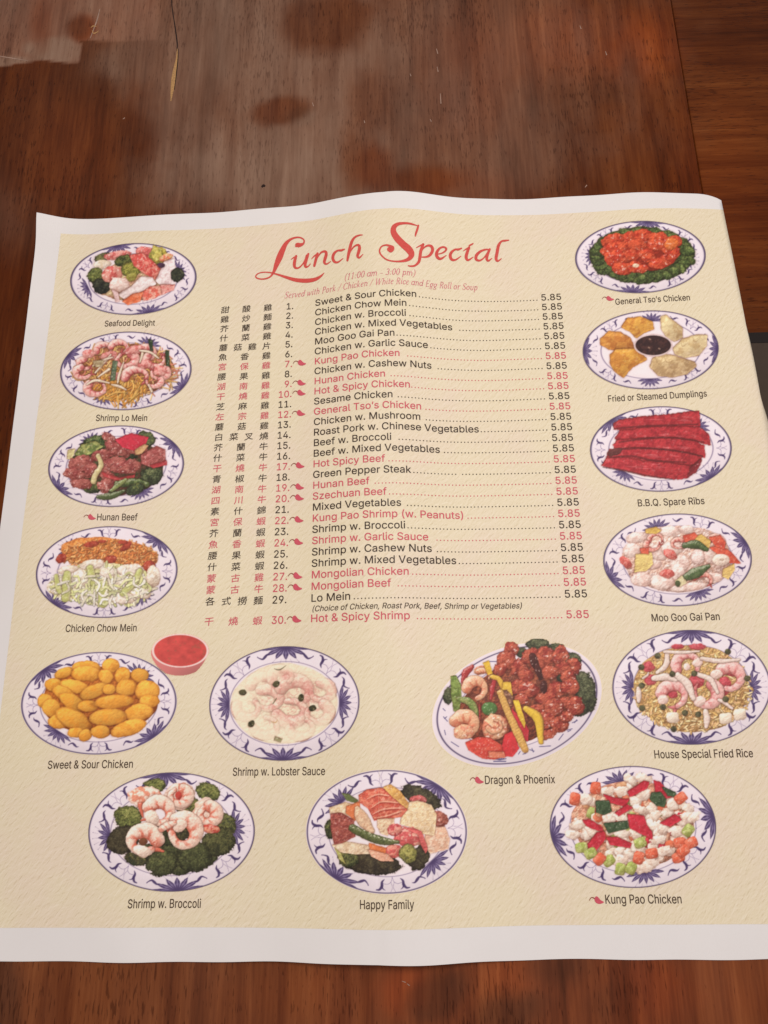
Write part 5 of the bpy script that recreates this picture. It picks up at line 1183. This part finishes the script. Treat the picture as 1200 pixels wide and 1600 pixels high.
# captions: measured start and end of each
CAPS = [('Seafood Delight', 163.2, 242.1, 509.2, 0), ('Shrimp Lo Mein', 149.3, 229.9, 658, 0), ('Hunan Beef', 150.7, 214.7, 813.2, 131), ('Chicken Chow Mein', 101.9, 213.3, 987, 0),
 ('Sweet & Sour Chicken', 74.1, 207.5, 1200.4, 0), ('Shrimp w. Lobster Sauce', 363.2, 507.9, 1211.5, 0), ('Dragon & Phoenix', 757, 867.6, 1224.3, 734.6), ('House Special Fried Rice', 1021.8, 1177, 1184, 0),
 ('Shrimp w. Broccoli', 199, 313.8, 1418.5, 0), ('Happy Family', 561.5, 647.3, 1420.5, 0), ('Kung Pao Chicken', 945.1, 1065.3, 1411.6, 920.9), ('General Tso’s Chicken', 960.8, 1078.7, 472.5, 940.8),
 ('Fried or Steamed Dumplings', 949.3, 1105.3, 624, 0), ('B.B.Q. Spare Ribs', 995.8, 1101.3, 789.5, 0), ('Moo Goo Gai Pan', 1017.5, 1125, 970, 0)]
for s, xa, xb, y, pep in CAPS:
    uu, vv = layout_of([xa, (xa+xb)/2, xb], [y, y, y])
    o, W = text('caption', s, uu[0], vv[1], 1.20, I_CAP, menu, width=uu[2]-uu[0])
    if pep:
        pu, pv = layout_of([pep], [y-5]); chilli(pu[0], pv[0]-0.02, 1.05, o)

# the title, a broad-nib italic traced as strokes (frame units of two zoomed views)
TL = [[(452, 300, 20), (462, 292, 42), (492, 288, 30), (515, 275, 16), (518, 248, 13), (490, 228, 13), (450, 226, 15), (405, 242, 20), (365, 278, 32), (335, 335, 46), (310, 395, 52), (283, 460, 40), (262, 515, 24), (235, 556, 14), (195, 576, 13), (150, 580, 12), (115, 570, 12), (108, 553, 10), (130, 532, 9), (175, 522, 10), (230, 525, 11), (290, 540, 15), (370, 566, 24), (450, 588, 32), (540, 594, 36), (615, 582, 30), (662, 555, 18), (690, 527, 5)],
 [(410, 412, 6), (432, 396, 10), (455, 384, 9)], [(452, 384, 20), (441, 420, 26), (436, 460, 26), (446, 484, 20), (474, 484, 13), (505, 455, 11), (528, 415, 11), (540, 378, 14)], [(556, 366, 18), (540, 410, 25), (528, 455, 26), (535, 478, 18), (556, 470, 10), (574, 450, 6)],
 [(583, 408, 5), (606, 384, 11), (634, 364, 12)], [(634, 362, 20), (622, 405, 24), (606, 468, 20)], [(616, 430, 8), (640, 385, 11), (668, 352, 15), (700, 346, 22), (708, 370, 25), (697, 410, 26), (692, 440, 22), (712, 452, 13), (746, 430, 6)],
 [(862, 326, 12), (835, 336, 19), (805, 338, 16), (775, 362, 22), (764, 400, 25), (778, 432, 22), (808, 436, 15), (852, 404, 6)],
 [(1016, 204, 8), (985, 208, 14), (950, 226, 18), (925, 264, 24), (908, 325, 26), (896, 380, 24), (888, 422, 18)], [(898, 385, 8), (920, 335, 11), (950, 300, 14), (980, 290, 20), (992, 310, 25), (984, 350, 26), (975, 382, 23), (990, 398, 16), (1022, 368, 6)]]
TS = [[(385, 118, 14), (376, 150, 18), (364, 185, 16), (360, 204, 10)], [(384, 122, 5), (350, 112, 12), (310, 102, 17), (260, 100, 20), (215, 108, 28), (186, 132, 40), (182, 172, 48), (210, 220, 54), (258, 270, 56), (305, 312, 58), (328, 352, 50), (312, 386, 34), (268, 406, 22), (200, 411, 13), (130, 398, 12), (84, 362, 13), (68, 325, 13), (85, 290, 12), (120, 278, 14), (150, 285, 20), (172, 300, 34), (160, 315, 46), (148, 312, 40)],
 [(368, 300, 6), (395, 285, 11), (425, 270, 12)], [(424, 272, 20), (406, 320, 24), (398, 370, 25), (388, 415, 22), (358, 444, 16), (325, 450, 14), (302, 446, 9)], [(404, 335, 8), (430, 300, 12), (462, 282, 17), (492, 290, 23), (500, 322, 25), (480, 358, 22), (450, 374, 16), (412, 376, 9)],
 [(536, 352, 9), (570, 346, 10), (600, 330, 14), (612, 308, 17), (590, 294, 15), (558, 305, 18), (534, 340, 25), (538, 374, 25), (566, 390, 20), (612, 362, 6)],
 [(736, 304, 12), (710, 314, 18), (685, 314, 15), (655, 336, 22), (644, 368, 25), (658, 396, 22), (688, 398, 15), (732, 368, 6)],
 [(750, 326, 5), (775, 310, 11), (800, 296, 12)], [(798, 298, 20), (782, 340, 25), (774, 378, 25), (790, 400, 18), (832, 376, 6)], [(798, 284, 12), (812, 276, 14), (830, 266, 10)],
 [(964, 316, 12), (935, 314, 14), (890, 330, 20), (858, 362, 25), (856, 394, 22), (885, 404, 15), (920, 380, 11), (952, 335, 12)], [(966, 312, 18), (948, 355, 24), (942, 390, 22), (955, 406, 16), (984, 386, 6)],
 [(1122, 238, 9), (1092, 242, 16), (1062, 248, 16), (1038, 282, 24), (1026, 340, 26), (1018, 388, 24), (1032, 408, 16), (1062, 388, 6)]]
for strokes, ox, oy, s_, nm in ((TL, 380, 330, 5.4545, 'title_word'), (TS, 580, 330, 5.2174, 'title_word')):
    V, F = ribbon2(strokes); u, v = layout_of(ox+V[:, 0]/s_, oy+V[:, 1]/s_)
    lay(nm, np.stack([u, v], 1), F, I_TITLE, menu)

# the two italic serif lines under it: a small stroke alphabet, x-height 0.45, cap height 0.70
def E_(cx, cy, rx, ry, a0, a1, w0=.05, w1=.09, n=7):
    return [(cx+rx*math.cos(math.radians(a0+(a1-a0)*i/n)), cy+ry*math.sin(math.radians(a0+(a1-a0)*i/n)), w0+(w1-w0)*abs(math.cos(math.radians(a0+(a1-a0)*i/n)))) for i in range(n+1)]
def L_(x0, y0, x1, y1, w=.08, w2=None): return [(x0, y0, w), ((x0+x1)/2, (y0+y1)/2, w), (x1, y1, w2 or w)]
sf = lambda x, y: [(x-.05, y, .03), (x+.06, y, .03)]
AL = {
 '(': (.30, [E_(.34, .27, .22, .46, 110, 250, .03, .07)]), ')': (.30, [E_(-.06, .27, .22, .46, 70, -70, .03, .07)]), '1': (.38, [L_(.18, 0, .18, .68), [(.06, .56, .03), (.18, .67, .05)], sf(.17, 0)]),
 ':': (.22, [[(.1, .05, .09), (.11, .06, .09)], [(.1, .38, .09), (.11, .39, .09)]]), '0': (.40, [E_(.19, .34, .14, .33, 0, 360)]), '3': (.38, [E_(.16, .50, .12, .17, 140, -80), E_(.16, .18, .15, .17, 85, -150)]),
 'a': (.42, [E_(.18, .22, .14, .21, 20, 340), L_(.34, .44, .32, .04), [(.32, .04, .06), (.40, .06, .03)]]), 'm': (.66, [L_(.08, 0, .08, .42), E_(.19, .26, .10, .17, 160, 0), L_(.29, .28, .29, 0), E_(.41, .26, .11, .17, 160, 0), L_(.52, .28, .53, .02), sf(.05, .42)]),
 '-': (.34, [L_(.05, .22, .25, .22, .05)]), 'p': (.42, [L_(.10, -.22, .10, .42), E_(.21, .22, .13, .21, 160, -160), sf(.10, -.22), sf(.06, .42)]),
 'S': (.44, [[(.38, .55, .04), (.34, .66, .05), (.22, .70, .05), (.10, .62, .07), (.12, .47, .09), (.28, .30, .10), (.34, .16, .09), (.24, .01, .05), (.12, 0, .05), (.05, .10, .04), (.05, .18, .03)]]),
 'e': (.36, [[(.06, .22, .04), (.20, .26, .04), (.28, .34, .05), (.22, .43, .05), (.12, .38, .06), (.06, .22, .09), (.10, .05, .07), (.20, 0, .05), (.30, .08, .03)]]),
 'r': (.32, [L_(.10, 0, .10, .42), [(.11, .28, .04), (.18, .40, .05), (.28, .42, .08)], sf(.05, .42)]), 'v': (.38, [[(.04, .43, .04), (.09, .40, .08), (.14, .02, .07), (.28, .20, .05), (.32, .42, .06)]]),
 'd': (.42, [E_(.18, .22, .14, .21, 20, 340), L_(.34, .70, .32, .04), [(.32, .04, .06), (.40, .06, .03)], sf(.31, .70)]), 'w': (.56, [[(.04, .43, .04), (.09, .38, .08), (.12, .02, .07), (.24, .20, .05), (.29, .42, .06)], [(.28, .36, .07), (.31, .02, .07), (.44, .20, .05), (.50, .42, .06)]]),
 'i': (.22, [L_(.09, .42, .09, .03), [(.09, .03, .06), (.17, .05, .03)], [(.10, .58, .09), (.11, .59, .09)]]), 't': (.26, [L_(.11, .58, .10, .04), [(.10, .04, .06), (.20, .06, .03)], L_(.02, .42, .22, .42, .03)]),
 'h': (.42, [L_(.09, 0, .09, .70), E_(.20, .26, .12, .17, 160, 0), L_(.32, .28, .31, .02), sf(.05, .70)]), 'P': (.46, [L_(.12, 0, .12, .69), E_(.20, .52, .17, .17, 100, -100), sf(.12, 0), sf(.10, .69)]),
 'o': (.40, [E_(.18, .22, .14, .21, 0, 360)]), 'k': (.42, [L_(.09, 0, .09, .70), [(.11, .20, .03), (.22, .30, .04), (.30, .42, .05)], [(.15, .25, .05), (.24, .10, .08), (.34, 0, .05)], sf(.05, .70)]),
 'C': (.50, [E_(.27, .34, .23, .35, 45, 315, .04, .10), L_(.44, .66, .44, .52, .03)]), 'c': (.34, [E_(.18, .22, .14, .21, 40, 320)]), 'n': (.44, [L_(.09, 0, .09, .42), E_(.21, .26, .12, .17, 160, 0), L_(.33, .28, .32, .02), [(.32, .03, .06), (.40, .06, .03)], sf(.05, .42)]),
 '/': (.34, [L_(.02, -.08, .26, .72, .05)]), 'W': (.74, [L_(.08, .69, .16, 0, .09), L_(.16, 0, .38, .69, .04), L_(.38, .69, .44, 0, .09), L_(.44, 0, .68, .69, .04), sf(.08, .69), sf(.66, .69)]),
 'R': (.50, [L_(.12, 0, .12, .69), E_(.20, .52, .17, .17, 100, -100), L_(.24, .34, .42, 0, .08), sf(.12, 0), sf(.10, .69)]), 'E': (.48, [L_(.12, 0, .12, .69), L_(.12, .68, .42, .68, .04), L_(.12, .35, .34, .35, .04), L_(.12, .01, .42, .01, .04), L_(.42, .68, .42, .58, .03), L_(.42, 0, .43, .12, .03)]),
 'g': (.40, [E_(.18, .25, .13, .17, 0, 360), [(.20, .08, .04), (.08, .02, .05), (.28, -.06, .07), (.26, -.20, .05), (.08, -.20, .05), (.08, -.08, .04)], [(.28, .38, .04), (.36, .42, .05)]]),
 'l': (.22, [L_(.10, .70, .09, .04), [(.09, .04, .06), (.18, .06, .03)], sf(.06, .70)]), 'u': (.42, [L_(.09, .42, .09, .12), E_(.20, .15, .11, .15, 180, 340), L_(.32, .42, .31, .03), sf(.05, .42)]), ' ': (.22, [])}
def italic(s, px0, px1, py, name, size):
    x = 0; V, F = [], []
    for ch in s:
        w, st = AL[ch]
        if st:
            st = [t if len(t) > 2 else [t[0], tuple((np.array(t[0])+np.array(t[1]))/2), t[1]] for t in st]
            a, f = ribbon2([[(p[0], p[1], p[2]*0.85) for p in t] for t in st]); n0 = sum(len(q) for q in V)
            V.append(a+[x, 0]); F += [tuple(q+n0 for q in p) for p in f]
        x += w
    A = np.concatenate(V); u, v = layout_of([px0, px1], [py[0], py[1]])
    k = (u[1]-u[0])/x
    lay(name, np.stack([u[0]+A[:, 0]*k+A[:, 1]*size*0.20, (v[0]+v[1])/2+A[:, 1]*size], 1), F, I_SUB, menu)
italic('(11:00 am - 3:00 pm)', 537, 650, (438, 432), 'opening_hours', 0.95)
italic('Served with Pork / Chicken / White Rice and Egg Roll or Soup', 444, 746, (466.5, 453.5), 'subtitle', 0.92)
